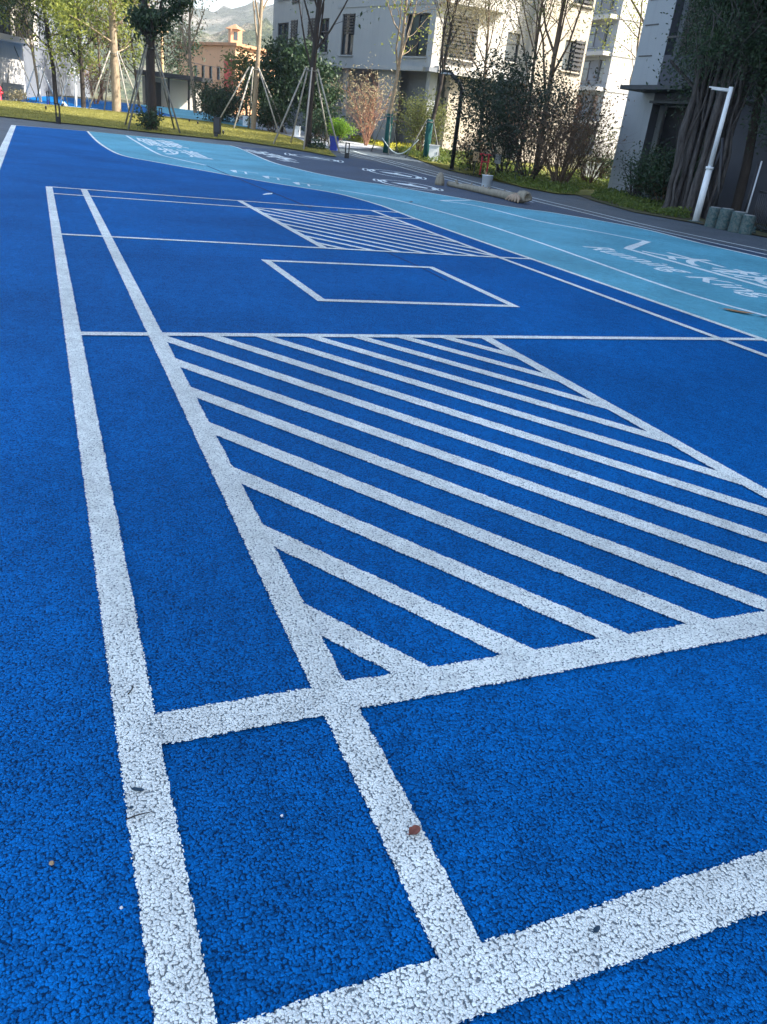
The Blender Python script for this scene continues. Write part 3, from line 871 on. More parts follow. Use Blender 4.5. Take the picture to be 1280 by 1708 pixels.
# bright lime shrub standing in its blue pot
pp = P_(557, 247, 44)
bush('bright lime-green round shrub growing in the dark blue pot', pp + Vector((0.26, -0.06, 0.56)), 1.05, 'lf_bright', 39, 3200, 0.085, 10, 0.45, 0.12)
wt = cfgd(kids=[7, 4, 3], start=[0.34, 0.35, 0.3], angle=[(25, 48), (25, 50), (30, 60)], len=[(0.42, 0.6), (0.4, 0.6), (0.4, 0.6)], up=[0, 0.12, 0.05, 0], jit=[0.06, 0.12, 0.2, 0.2])
pos = P_(645, 243, 46); tree('young_tree', 'sunlit slim tree with a green-wrapped trunk on the yellow ground cover', pos, 8.5, 0.13, wt, 'lf_yellow', 'bark_pale', 41, 1500, 0.19, 0.3, lean=(0.02, 0), wrap=1.9)
stakes('thin props round the green-wrapped sunlit trunk', pos, 3, 1.9, 0.85, 'bamboo', 0.03, a0=0.3, tr=0.15)
bush('rounded olive shrub under the lit balcony', P_(700, 246, 47), 3.4, 'lf_olive', 42, 4200, 0.13, 11, 0.42, 0.22)
pos = P_(712, 250, 44.5); tree('young_tree', 'dark slim forked tree with a green-wrapped trunk before the slatted screens', pos, 8.5, 0.13, cfgd(kids=[6, 4, 3], start=[0.33, 0.35, 0.3], angle=[(15, 38), (25, 50), (30, 60)], len=[(0.5, 0.65), (0.4, 0.6), (0.4, 0.6)], up=[0, 0.12, 0.05, 0]), 'lf_brown', 'bark_dark', 43, 700, 0.16, 0.3, wrap=1.9)
stakes('crossed thin props at the dark forked tree', pos, 3, 1.9, 1.1, 'bamboo', 0.03, a0=0.9, tr=0.15)
tree('young_tree', 'pale dry-leaved tree close to the narrow lit window', P_(800, 258, 45), 7.6, 0.10, cfgd(kids=[9, 5, 4], start=[0.35, 0.3, 0.25], angle=[(18, 40), (25, 50), (30, 60)], len=[(0.4, 0.55), (0.4, 0.6), (0.4, 0.6)], up=[0, 0.08, 0.05, 0]), 'lf_cream', 'bark_brown', 44, 9500, 0.10, 0.34)
tree('young_tree', 'tall brown forked tree before the blank lit wall', P_(895, 280, 40), 9.2, 0.15, cfgd(kids=[8, 5, 4], start=[0.28, 0.3, 0.25], angle=[(15, 38), (25, 50), (30, 60)], len=[(0.55, 0.7), (0.4, 0.6), (0.4, 0.6)], up=[0, 0.10, 0.05, 0]), 'lf_olive', 'bark_brown', 45, 11000, 0.095, 0.36, lean=(0.02, 0))
tree('young_tree', 'second brown tree just left of the tall forked one', P_(862, 275, 41), 8.6, 0.10, cfgd(kids=[8, 4, 4], start=[0.35, 0.3, 0.25], angle=[(18, 40), (25, 50), (30, 60)], len=[(0.45, 0.6), (0.4, 0.6), (0.4, 0.6)], up=[0, 0.10, 0.05, 0]), 'lf_cream', 'bark_brown', 46, 9500, 0.095, 0.36)
bush('tall dark leafy shrub right of the curved lamp', P_(840, 277, 38), 5.9, 'lf_shaded', 47, 9500, 0.14, 12, 0.62, 0.19, 'bark_dark')
bush('wide dark grey-green shrub before the forked tree', P_(882, 288, 36), 4.9, 'lf_shaded', 48, 7500, 0.12, 16, 0.8, 0.17, 'bark_dark')
bush('bare brown fan-shaped shrub left of the dark wall pier', P_(932, 306, 34), 4.6, 'lf_brown', 49, 1500, 0.11, 30, 0.62, 0.2, 'bark_brown')
bush('grey bare shrub behind the fan-shaped one', P_(985, 285, 41), 3.6, 'lf_olive', 50, 900, 0.12, 16, 0.7, 0.22, 'bark_brown')
bush('low brown shrub at the foot of the lamp', P_(790, 262, 41), 1.9, 'lf_brown', 51, 1600, 0.10, 10, 0.6, 0.18, 'bark_dark')
tree('young_tree', 'pale-trunked bending tree against the white sunlit block', P_(1022, 283, 46), 10.5, 0.16, cfgd(kids=[8, 5, 4], start=[0.36, 0.3, 0.25], angle=[(25, 50), (30, 55), (30, 60)], len=[(0.38, 0.52), (0.4, 0.6), (0.4, 0.6)], up=[0, 0.08, 0.03, 0]), 'lf_yellow', 'bark_pale', 52, 5200, 0.13, 0.36, lean=(0.02, -0.06))
bush('small dark shrub at the foot of the bending tree', P_(1010, 281, 45), 1.5, 'lf_dark', 53, 1500, 0.12, 8, 0.7, 0.2)
# --- shaded trees on the right
bush('dome of dark clipped leaves below the dark doorway', P_(1108, 345, 29.5), 2.2, 'lf_dark', 54, 6500, 0.10, 12, 0.6, 0.2)
bush('thin twiggy plant climbing beside the dark wall pier', P_(1058, 330, 30), 2.2, 'lf_dark', 55, 600, 0.10, 8, 0.35, 0.2, 'bark_dark')
pos = P_(1150, 352, 27.5)
root = empty('banyan_tree', pos, 'broad shaded tree with a bundle of upright grey trunks behind the white pole', 'tree', 'shaded trees on the right')
rg = random.Random(60)
sk = Skel(60)
for k in range(24):
    a = 2.4*k; rr = 0.12+0.55*math.sqrt(k/24)
    b = Vector((math.cos(a)*rr*1.15, math.sin(a)*rr, -0.05))
    r0 = rg.choice((0.022, 0.03, 0.04, 0.055, 0.075, 0.10))
    pts, rads = [b], [r0*1.5]
    off = Vector((0, 0, 0))
    for i in range(9):
        t = (i+1)/9
        off += Vector((rg.gauss(0, 0.045), rg.gauss(0, 0.045), 0))
        pts.append(b*(1-0.15*t) + off + Vector((0, 0, 4.3*t)))
        rads.append(r0*(1.0+0.25*math.sin(k+i*1.3)-0.1*t))
    sk.mb.tube(pts, rads, 8, caps=False)
    if k % 2:
        q_ = pts[5]
        sk.mb.tube([q_, q_+Vector((rg.gauss(0, 0.2), rg.gauss(0, 0.2), 0.7)), q_+Vector((rg.gauss(0, 0.4), rg.gauss(0, 0.4), 1.7))], [r0*0.7, r0*0.6, r0*0.4], 6, caps=False)
for k in range(13):
    a = 2.4*k
    dd_ = _r0*rg.uniform(-0.45, 1.2) + Vector((math.sin(YAW), math.cos(YAW), 0))*rg.uniform(-0.8, 0.9)
    sk.grow(Vector((math.cos(a)*0.3, math.sin(a)*0.3, rg.uniform(3.4, 5.0))), Vector((dd_.x, dd_.y, rg.uniform(0.5, 1.6))), rg.uniform(2.4, 3.4), 0.10, 1, cfgd(levels=3, kids=[0, 6, 5], start=[0, 0.2, 0.2], len=[(0, 0), (0.4, 0.6), (0.4, 0.6)], jit=[0.1, 0.12, 0.15]))
g = np.random.default_rng(61)
for k in range(230):
    uu = rg.uniform(-1.3, 3.0)
    zz = rg.uniform(3.9 if uu < 0.9 else 2.5, 7.6)
    c_ = _r0*uu + Vector((math.sin(YAW), math.cos(YAW), 0))*rg.uniform(-2.0, 0.6) + Vector((0, 0, zz))
    sk.mb.tube([c_+Vector((rg.gauss(0, 0.3), rg.gauss(0, 0.3), 0.5)), c_, c_+Vector((rg.gauss(0, 0.2), rg.gauss(0, 0.2), -0.4))], [0.018, 0.012, 0.006], 4, False)
    sk.tips += [c_, c_+Vector((0, 0, -0.25))]
T = np.array([tuple(t) for t in sk.tips])
ne = 460
idx = np.concatenate([g.integers(0, len(T)-ne, 22000), g.integers(len(T)-ne, len(T), 30000)])
C = T[idx] + g.normal(size=(52000, 3))*np.array([0.27, 0.27, 0.24])
sk.mb.build('trunk', MT['bark_grey'], root)
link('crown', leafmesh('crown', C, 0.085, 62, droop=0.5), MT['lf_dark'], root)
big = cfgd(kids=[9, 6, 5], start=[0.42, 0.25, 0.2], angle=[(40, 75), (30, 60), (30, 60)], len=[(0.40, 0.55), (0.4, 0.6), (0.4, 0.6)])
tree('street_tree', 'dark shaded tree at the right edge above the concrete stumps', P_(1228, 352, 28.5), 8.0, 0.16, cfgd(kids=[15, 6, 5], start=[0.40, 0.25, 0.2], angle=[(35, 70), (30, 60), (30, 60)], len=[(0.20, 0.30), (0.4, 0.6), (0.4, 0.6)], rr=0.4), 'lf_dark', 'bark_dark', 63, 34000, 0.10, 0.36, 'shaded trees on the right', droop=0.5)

# ground cover as stuff
def cover(name, P, n, h, size, mat, seed, label):
    pts = scatter(P, n, seed)
    g = np.random.default_rng(seed)
    C = np.array([(x, y, gz(x, y)+0.05) for x, y in pts])
    bump = 0.5+0.5*np.sin(C[:, 0]*2.1+np.sin(C[:, 1]*1.7)*1.5)
    C[:, 2] += g.random(n)*h*(0.4+0.6*bump)
    o = link(name, leafmesh(name, C, size, seed, droop=-0.4), MT[mat])
    o['kind'] = 'stuff'
    return setp(o, label, 'plants')
bedP = [gp(*p)[:2] for p in ((655, 252), (698, 267.5), (740, 276), (792, 289), (871, 313), (928, 324), (962, 326), (975, 312), (900, 292), (830, 270), (760, 254), (700, 248))]
cover('ground_cover', bedP, 15000, 0.30, 0.13, 'cover', 71, 'low green ground cover along the grey paving edge')
yP = [gp(*p)[:2] for p in ((572, 226), (600, 236), (650, 248), (700, 252), (735, 250), (720, 238), (650, 230), (590, 222))]
cover('ground_cover', yP, 9000, 0.25, 0.13, 'coveryellow', 72, 'sunlit yellow ground cover under the green-wrapped trunk')
sP = [gp(*p)[:2] for p in ((985, 331), (1060, 353), (1150, 369), (1150, 352), (1060, 335), (1000, 322))]
cover('ground_cover', sP, 7000, 0.28, 0.11, 'cover', 73, 'shaded green ground cover below the dark pier')
mP = [gp(*p)[:2] for p in ((965, 318), (1035, 318), (1035, 300), (1000, 292), (940, 290), (930, 300))]
cover('ground_cover', mP, 5000, 0.25, 0.13, 'cover', 74, 'green ground cover behind the fan-shaped bare shrub')
lP = [p[:2] for p in lawn_poly]
pts = scatter(lP, 60000, 75)
C = np.array([(x, y, gz(x, y)+0.075) for x, y in pts])
o = link('grass', leafmesh('grass', C, 0.09, 76, droop=-0.8, aspect=0.25), MT['blade']); o['kind'] = 'stuff'; setp(o, 'short grass on the lawn, half sunlit and half in shade', 'grass')

# ------------------------------------------------------------------ buildings
def slats(p, q, z0, z1, n, out=0.08, d=0.06, t=0.035):
    m = MB()
    p, q = Vector(p[:2]), Vector(q[:2])
    dr = (q-p).normalized(); nn = Vector((dr.y, -dr.x))
    c = (p+q)/2 + nn*out
    ang = math.atan2(dr.y, dr.x)
    for k in range(n):
        z = z0+(z1-z0)*(k+0.5)/n
        m.box((c.x, c.y, z), ((q-p).length, d, (z1-z0)/n*0.55), ang)
    for e in (p, q, (p+q)/2):
        m.box((e.x+nn.x*(out-0.06), e.y+nn.y*(out-0.06), (z0+z1)/2), (0.06, 0.05, z1-z0), ang)
    return m
class Facade:
    """one straight wall from p to q (outer side on the right hand of p->q) with real openings"""
    def __init__(s, p, q, zb, root, mat, th=0.30):
        s.p, s.q, s.zb, s.root, s.mat, s.th = Vector(p[:2]), Vector(q[:2]), zb, root, mat, th
        s.L = (s.q-s.p).length
        s.d = (s.q-s.p)/s.L
        s.n = Vector((s.d.y, -s.d.x))
        s.open = []
    def pt(s, u, out=0.0):
        w = s.p + s.d*u + s.n*out
        return w
    def wall(s, z0, z1):
        us = sorted({0.0, s.L} | {u for o in s.open for u in o[:2]})
        zs = sorted({z0, z1} | {z for o in s.open for z in o[2:4] if z0 < z < z1})
        m = MB()
        for a, b in zip(us[:-1], us[1:]):
            run = None
            for c, d in zip(zs[:-1], zs[1:]):
                mu, mz = (a+b)/2, (c+d)/2
                hole = any(o[0] < mu < o[1] and o[2] < mz < o[3] for o in s.open)
                if hole:
                    if run: m.wall(s.pt(a), s.pt(b), run[0]+s.zb, run[1]+s.zb, s.th); run = None
                else: run = (run[0], d) if run else (c, d)
            if run: m.wall(s.pt(a), s.pt(b), run[0]+s.zb, run[1]+s.zb, s.th)
        o_ = m.build('wall', MT[s.mat], s.root)
        return o_
    def window(s, u0, u1, z0, z1, mull=1, trans=True, fm='frame', slat=0):
        s.open.append((u0, u1, z0, z1))
        ang = math.atan2(s.d.y, s.d.x)
        w = u1-u0
        m = MB()
        t = 0.06
        cz = (z0+z1)/2+s.zb
        def b(u, z, du, dz, out=-0.12, th=0.08):
            c = s.pt(u, out); m.box((c.x, c.y, z), (du, th, dz), ang)
        b(u0+t/2, cz, t, z1-z0); b(u1-t/2, cz, t, z1-z0)
        b((u0+u1)/2, z0+s.zb+t/2, w-2*t, t); b((u0+u1)/2, z1+s.zb-t/2, w-2*t, t)
        for k in range(mull): b(u0+w*(k+1)/(mull+1), cz, t*0.8, z1-z0-2*t, -0.125)
        if trans: b((u0+u1)/2, z0+s.zb+(z1-z0)*0.62, w-2*t, t*0.8, -0.13)
        fr = m.build('window', MT[fm], s.root)
        g = MB()
        c = s.pt((u0+u1)/2, -0.19); g.box((c.x, c.y, cz), (w-0.02, 0.02, z1-z0-0.02), ang)
        g.build('pane', MT['glass'], fr)
        k = MB()
        c = s.pt((u0+u1)/2, 0.05); k.box((c.x, c.y, z0+s.zb-0.05), (w+0.2, 0.16, 0.07), ang)
        k.build('sill', MT[s.mat], fr)
        return fr
    def louvre(s, u0, u1, z0, z1, n=16, mat='frame'):
        return slats(s.pt(u0), s.pt(u1), z0+s.zb, z1+s.zb, n).build('louvre', MT[mat], s.root)
    def ledge(s, u0, u1, z, h=0.25, out=0.25, mat=None, name='ledge'):
        m = MB()
        c = s.pt((u0+u1)/2, out/2+0.003); m.box((c.x, c.y, z+s.zb), (u1-u0, out, h), math.atan2(s.d.y, s.d.x))
        return m.build(name, MT[mat or s.mat], s.root)
    def balcony(s, u0, u1, z, depth=1.2, rail=True, mat=None):
        ang = math.atan2(s.d.y, s.d.x)
        m = MB()
        c = s.pt((u0+u1)/2, depth/2+0.004); m.box((c.x, c.y, z+s.zb), (u1-u0, depth, 0.35), ang)
        bal = m.build('balcony', MT[mat or s.mat], s.root)
        if rail:
            r_ = MB()
            zb = z+s.zb+0.175
            n = int((u1-u0)/0.13)
            for k in range(n+1):
                c = s.pt(u0+0.05+(u1-u0-0.1)*k/n, depth-0.05); r_.box((c.x, c.y, zb+0.5), (0.022, 0.022, 1.0), ang)
            c = s.pt((u0+u1)/2, depth-0.05); r_.box((c.x, c.y, zb+1.03), (u1-u0, 0.06, 0.05), ang)
            for e in (u0+0.04, u1-0.04):
                c = s.pt(e, depth/2); r_.box((c.x, c.y, zb+1.03), (0.05, depth-0.1, 0.05), ang)
                for k in range(8):
                    c = s.pt(e, 0.08+(depth-0.2)*k/8); r_.box((c.x, c.y, zb+0.5), (0.022, 0.022, 1.0), ang)
            r_.build('railing', MT['frame'], bal)
        return bal
def prism(root, name, mat, poly, z0, z1):
    P = [Vector(p[:2]) for p in poly]
    ar = sum(P[i].x*P[(i+1) % len(P)].y-P[(i+1) % len(P)].x*P[i].y for i in range(len(P)))
    if ar < 0: P.reverse()
    n = len(P)
    m = MB()
    m.add([(p.x, p.y, z0) for p in P]+[(p.x, p.y, z1) for p in P],
          [tuple(reversed(range(n))), tuple(range(n, 2*n))]+[(i, (i+1) % n, n+(i+1) % n, n+i) for i in range(n)])
    return m.build(name, MT[mat], root)

# --- middle building (walls run so that the outer side faces the court)
B0 = empty('apartment_building', (0, 0, 0), 'pale apartment block in the middle with slatted screens, left face shaded and right face sunlit', 'building')
def xy(px, d): return Vector(at(px, 140, d)[:2])
k0, k1, k2 = xy(452, 70), xy(556, 60), xy(715, 52.5)
k3 = Vector((k2.x+6.4, k2.y+0.1)); k3b = Vector((k3.x, k3.y-0.7)); _kd = xy(968, 1.0); k4 = _kd*((k3b.y+0.05)/_kd.y); k5 = Vector((k4.x, k4.y+14))
ZB = 0.45
H1, FH, NF = 4.45, 3.5, 3
top = H1+FH*NF
kb0, kb1 = Vector((k0.x+2, k0.y+10)), Vector((k5.x, k5.y+2))
# inner core so no light leaks through
core = [k1+Vector((2.2, 1.6)), k2+Vector((0.9, 2.2)), k3+Vector((0.5, 2.0)), Vector((k4.x-0.6, k4.y+2.0)), k5+Vector((-0.6, 0)), kb1+Vector((-0.6, -0.5)), kb0+Vector((1, 0)), k0+Vector((1.6, 2.0))]
prism(B0, 'core', 'dark_wall', core, 0.2, top+ZB-0.3)
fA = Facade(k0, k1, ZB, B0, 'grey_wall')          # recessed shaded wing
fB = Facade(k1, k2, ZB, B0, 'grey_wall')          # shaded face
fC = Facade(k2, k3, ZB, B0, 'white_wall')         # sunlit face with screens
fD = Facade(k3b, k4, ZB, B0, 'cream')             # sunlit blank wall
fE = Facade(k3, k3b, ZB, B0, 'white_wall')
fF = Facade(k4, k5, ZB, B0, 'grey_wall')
for f in range(NF):
    z = H1+f*FH
    fA.window(0.9, 3.0, z+0.7, z+2.7, 1); fA.window(fA.L-2.6, fA.L-1.2, z+0.7, z+2.7, 1)
    if f < 4:
        fA.louvre(3.6, 4.6, z+0.3, z+2.8, 14); fA.louvre(fA.L-4.4, fA.L-3.3, z+0.3, z+2.8, 14)
    fB.window(0.55, 1.9, z+0.55, z+2.85, 1)
    fB.window(fB.L-2.6, fB.L-0.5, z+0.55, z+2.75, 1, False)
    if f < 4: fB.louvre(0.95, 1.9, z+1.7, z+2.85, 7)
    fB.ledge(0.0, fB.L, z+3.25, 0.12, 0.05)
    fC.window(0.75, 2.7, z+0.65, z+2.75, 1)
    fC.window(4.85, 5.75, z+0.95, z+2.45, 0)
    if f < 4: fC.louvre(0.65, 2.75, z+0.35, z+2.85, 13)
    fC.balcony(0.3, 4.3, z-0.05, 0.55, False)
    fD.window(fD.L-1.6, fD.L-0.4, z+0.9, z+2.5, 1)
    fD.louvre(fD.L-0.9, fD.L-0.2, z+0.7, z+2.6, 8)
for f_, z0 in ((fA, H1), (fB, H1), (fC, H1), (fE, 0), (fD, 0), (fF, 0)): f_.wall(z0 if z0 else -0.6, top)
# slab over the open ground floor, its columns and the recessed wall
m = MB()
for a, b in ((fB.pt(0.4, -0.5), fB.pt(1.0, -0.5)), (fB.pt(fB.L*0.45, -0.4), fB.pt(fB.L*0.45+1.6, -0.4)), (fC.pt(0.3, -0.5), fC.pt(0.8, -0.5))):
    m = MB(); m.wall(a, b, -0.1, H1+ZB, 0.5); m.build('column', MT['grey_wall'], B0)
m = MB(); m.wall(fC.pt(1.5, -0.15), fC.pt(2.7, -0.15), -0.1, H1+ZB-0.02, 0.6); m.wall(fC.pt(2.7, -0.5), fC.pt(6.3, -0.5), -0.1, H1+ZB-0.02, 0.3)
m.build('entrance_pier', MT['cream'], B0)
fC.ledge(-0.3, 6.3, H1-0.12, 0.22, 0.5, 'dark_wall', 'canopy')
fB.ledge(0.0, fB.L-0.4, H1-0.10, 0.24, 0.25, 'grey_wall', 'canopy')
prism(B0, 'roof', 'roofdark', [k0, k1, k2, k3, k4, k5, kb1, kb0], top+ZB, top+ZB+0.5)

# --- white sunlit block behind, to the right
B1 = empty('apartment_building', (0, 0, 0), 'white sunlit block with recessed dark windows between the middle block and dark pier', 'building')
a0, a1 = xy(955, 95), xy(1012, 90)
_ad = xy(1130, 1.0); a2 = _ad*((a1.y-0.5)/_ad.y)
ZC = 1.0
prism(B1, 'core', 'dark_wall', [a0+Vector((0.6, 2)), a1+Vector((0, 2)), a2+Vector((0, 2)), a2+Vector((0, 16)), a0+Vector((0, 16))], 0.3, 40)
g0 = Facade(a0, a1, ZC, B1, 'grey_wall'); g1 = Facade(a1, a2, ZC, B1, 'white_wall')
for f in range(6):
    z = f*3.05
    g0.window(g0.L*0.15, g0.L*0.85, z+0.7, z+2.6, 2); g0.balcony(g0.L*0.1, g0.L-0.15, z, 1.0, False, 'white_wall')
    g1.window(g1.L*0.42, g1.L*0.56, z+0.9, z+2.5, 1); g1.window(g1.L*0.68, g1.L*0.80, z+0.9, z+2.5, 1)
    g1.ledge(0, g1.L, z+2.97, 0.1, 0.06)
g0.wall(-0.6, 30); g1.wall(-0.6, 30)
prism(B1, 'roof', 'roofdark', [a0, a1, a2, a2+Vector((0, 17)), a0+Vector((0, 17))], 41, 41.5)

# --- dark shaded block on the right, the one that throws the shadow over the court
B2 = empty('apartment_building', (0, 0, 0), 'tall shaded block on the right with a pale pier, dark doorway and vertical grooves', 'building')
BX, BY = 21.3, 28.3
ph = at(1040, 315, 34)
c0, cm, c1 = Vector((BX, BY)), Vector((BX, BY-1.6)), Vector((BX, -45))
XR = 33.6
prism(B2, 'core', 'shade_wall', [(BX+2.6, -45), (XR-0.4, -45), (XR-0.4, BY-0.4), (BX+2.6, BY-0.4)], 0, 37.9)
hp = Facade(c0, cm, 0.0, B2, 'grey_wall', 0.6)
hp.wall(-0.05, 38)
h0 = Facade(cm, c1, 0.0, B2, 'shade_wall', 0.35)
h0.open.append((0.02, 3.9, 0.25, 3.3))
for f in range(10):
    z = 4.6+f*3.3
    h0.open.append((0.02, 5.0, z+0.3, z+3.0))
    h0.open.append((11.4, 14.4, z+0.8, z+2.7))
h0.wall(-0.05, 38)
for f in range(10):
    r_ = h0.ledge(0.02, 5.0, 4.6+f*3.3+0.85, 0.06, 0.06, 'frame', 'handrail')
m = MB(); m.box((BX-0.4, BY-2.6, 3.75), (1.4, 3.4, 0.14)); m.box((BX-0.1, BY-3.8, 3.35), (0.7, 3.7, 0.08)); m.build('canopy', MT['roofdark'], B2)
m = MB()
for k, z in enumerate((4.9, 5.9, 6.7, 7.6)): m.box((BX-0.012, BY-0.55, z), (0.02, 0.75, 0.035))
m.build('groove', MT['frame'], B2)
m = MB(); m.box((BX+0.75, BY-3.56, 1.76), (0.1, 3.86, 3.05)); m.build('door', MT['black'], B2)  # black sheet across the whole opening, standing in for the recess's shade
m = MB(); m.wall((XR, BY), (BX+0.6, BY), -0.05, 38, 0.35); m.build('gable_wall', MT['white_wall'], B2)
prism(B2, 'roof', 'roofdark', [(BX-0.3, -45), (XR+.4, -45), (XR+.4, BY+0.3), (BX-0.3, BY+0.3)], 38.01, 38.6)

# --- left building with balconies
B3 = empty('apartment_building', (0, 0, 0), 'cream block at the far left with railed balconies and a side wall darkened as in shade', 'building')
def xl(px, d): return Vector(at(px, 145, d)[:2])
e0, e1, e2 = xl(-110, 62), xl(43, 71), xl(150, 98)
ZL = 0.85
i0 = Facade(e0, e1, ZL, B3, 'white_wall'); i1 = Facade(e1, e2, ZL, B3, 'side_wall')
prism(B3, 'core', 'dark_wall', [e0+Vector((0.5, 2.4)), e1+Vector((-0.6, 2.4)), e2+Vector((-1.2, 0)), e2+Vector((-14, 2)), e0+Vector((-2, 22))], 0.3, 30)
for f in range(7):
    z = 3.5+f*3.3
    i0.window(i0.L-3.6, i0.L-1.2, z+0.1, z+2.6, 2)
    i0.window(i0.L-8.2, i0.L-5.2, z+0.1, z+2.6, 2)
    i0.balcony(i0.L-9.0, i0.L-0.7, z-0.1, 1.3)
    i1.window(8, 9.5, z+0.8, z+2.4, 1); i1.window(18, 19.5, z+0.8, z+2.4, 1)
    i1.ledge(0, i1.L, z-0.15, 0.12, 0.05)
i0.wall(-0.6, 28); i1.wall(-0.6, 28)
m = MB()
m.wall(i0.pt(i0.L-0.7, 1.3), i0.pt(i0.L-0.02, 1.3), 3.2+ZL, 28+ZL, 1.29)
m.build('pier', MT['white_wall'], B3)
prism(B3, 'roof', 'roofdark', [e0, e1, e2, e2+Vector((-15, 2)), e0+Vector((-2, 23))], 30.1, 30.6)

# --- peach building with a small tower and the low shed
B4 = empty('house', (0, 0, 0), 'peach low-rise house with a red panel and a small tiled tower, before the hills', 'building')
u0, u1, u2 = xy(318, 128), xy(392, 118), xy(470, 126)
ZP = 1.0
zt = 8.2
prism(B4, 'core', 'peach', [u0+Vector((0.8, 1)), u1+Vector((0, 1)), u2+Vector((-0.5, 1)), u2+Vector((0, 12)), u0+Vector((0, 12))], 0.5, zt)
j0 = Facade(u0, u1, ZP, B4, 'peach'); j1 = Facade(u1, u2, ZP, B4, 'peach')
for f in range(2):
    for k in range(4): j0.window(1.0+k*2.0, 1.9+k*2.0, f*3.0+0.8, f*3.0+2.4, 0)
    for k in range(2): j1.window(3.2+k*2.4, 4.3+k*2.4, f*3.0+0.8, f*3.0+2.4, 0)
j0.wall(-0.6, zt-0.4); j1.wall(-0.6, zt-0.4)
m = MB(); m.wall(j0.pt(j0.L-2.6, 0.06), j0.pt(j0.L-0.2, 0.06), ZP+2.0, ZP+6.2, 0.055); m.build('panel', MT['red'], B4)
prism(B4, 'roof', 'rooftile', [u0+Vector((-.5, -.5)), u1+Vector((0, -.6)), u2+Vector((.5, -.5)), u2+Vector((.5, 12.5)), u0+Vector((-.5, 12.5))], zt+0.6, zt+0.95)
tw = u1+Vector((0.4, 2.2))
m = MB(); m.box((tw.x, tw.y, zt+1.75), (1.5, 1.5, 1.6)); tower = m.build('tower', MT['peach'], B4)
m = MB(); m.lathe([(1.35, 0), (0.9, 0.2), (0.08, 0.6)], (tw.x, tw.y, zt+2.555), 4, False); m.build('roof', MT['rooftile'], tower)
m = MB(); m.box((tw.x-0.1, tw.y-0.76, zt+1.8), (0.5, 0.06, 0.9)); m.build('window', MT['glass'], tower)

B5 = empty('shed', P_(287, 178, 84), 'low white open shed with a dark flat roof beyond the blue path', 'shed')
o5 = B5.location
m = MB(); m.box((0.3, 1.8, 1.2), (5.4, 0.2, 2.4)); m.build('wall', MT['white_wall'], B5)
m = MB(); m.box((0.3, 0.6, 2.62), (6.4, 4.0, 0.34)); m.build('roof', MT['roofdark'], B5)
for x in (-2.4, -0.4, 1.4, 2.9):
    m = MB(); m.box((x, -0.9, 1.22), (0.16, 0.16, 2.44)); m.build('post', MT['frame'], B5)
m = MB(); m.box((-1.2, 1.66, 1.0), (0.9, 0.06, 2.0)); m.build('door', MT['frame'], B5)

# --- hills
def hill(name, d0, az0, az1, prof, depth, mat, seed):
    g = np.random.default_rng(seed)
    na, nd = 120, 40
    v, f = [], []
    ph_ = g.uniform(0, 6.28, 12)
    for j in range(nd+1):
        t = j/nd
        for i in range(na+1):
            s_ = i/na
            az = az0+(az1-az0)*s_
            H_ = np.interp(az, *zip(*prof))
            n_ = sum(math.sin(az*k*0.9+ph_[k]+t*k*1.3)*1.0/(k) for k in range(2, 12))
            h = H_*math.sin(math.pi*0.5*min(1, t*1.15))**1.1*(1+0.07*n_*t) + 1.5*math.sin(s_*190+t*70)*t + 1.2*math.sin(s_*77-t*143)*t
            if t > 0.9: h *= (1-(t-0.9)*3)
            d = d0+depth*t
            v.append((math.sin(R(az))*d, math.cos(R(az))*d, 0.6+h))
    for j in range(nd):
        for i in range(na):
            a = j*(na+1)+i
            f.append((a, a+1, a+na+2, a+na+1))
    m = MB(); m.add(v, f, True)
    o = m.build(name, mat); o['kind'] = 'structure'
    return o
def hillmat(name, c1, c2, c3):
    m, nt, b, out = newmat(name)
    co = objcoord(nt)
    n1 = noise(nt, co, 0.012, 6, 0.7); n2 = noise(nt, co, 0.12, 5, 0.7); n3 = noise(nt, co, 0.02, 3, 0.5)
    c = mixc(nt, maprange(nt, n2, 0.4, 0.6), c1, c2)
    c = mixc(nt, maprange(nt, n1, 0.52, 0.60), c, c3)
    nt.links.new(c, b.inputs['Base Color']); b.inputs['Roughness'].default_value = 0.95; b.inputs['Specular IOR Level'].default_value = 0.1
    bp = N(nt, 'ShaderNodeBump'); bp.inputs['Strength'].default_value = 1.0; bp.inputs['Distance'].default_value = 4.0
    nt.links.new(n2, bp.inputs['Height']); nt.links.new(bp.outputs[0], b.inputs['Normal'])
    return m
hm = hillmat('forested_hill', (0.03, 0.042, 0.03), (0.075, 0.085, 0.06), (0.17, 0.16, 0.13))
hm2 = hillmat('near_hill', (0.035, 0.05, 0.03), (0.09, 0.10, 0.06), (0.20, 0.18, 0.14))
azp = lambda px, py: math.degrees(math.atan2(ray(px, py).x, ray(px, py).y))
elp = lambda px, py, d: d*ray(px, py).z/math.hypot(ray(px, py).x, ray(px, py).y)
prof = [(-40, 90)] + [(azp(px, py), elp(px, py, 1150)) for px, py in ((100, -50), (250, -2), (300, 18), (345, 32), (400, 29), (450, 18), (520, 4), (640, -30))] + [(60, 130)]
hill('far_hills', 620, -25, 50, prof, 530, hm, 5)
prof2 = [(-30, 18), (0, 22)] + [(azp(px, py), elp(px, py, 420)) for px, py in ((230, 70), (270, 62), (320, 68), (380, 60), (440, 48), (520, 50))] + [(55, 35)]
hill('near_hills', 260, -20, 50, prof2, 160, hm2, 8)

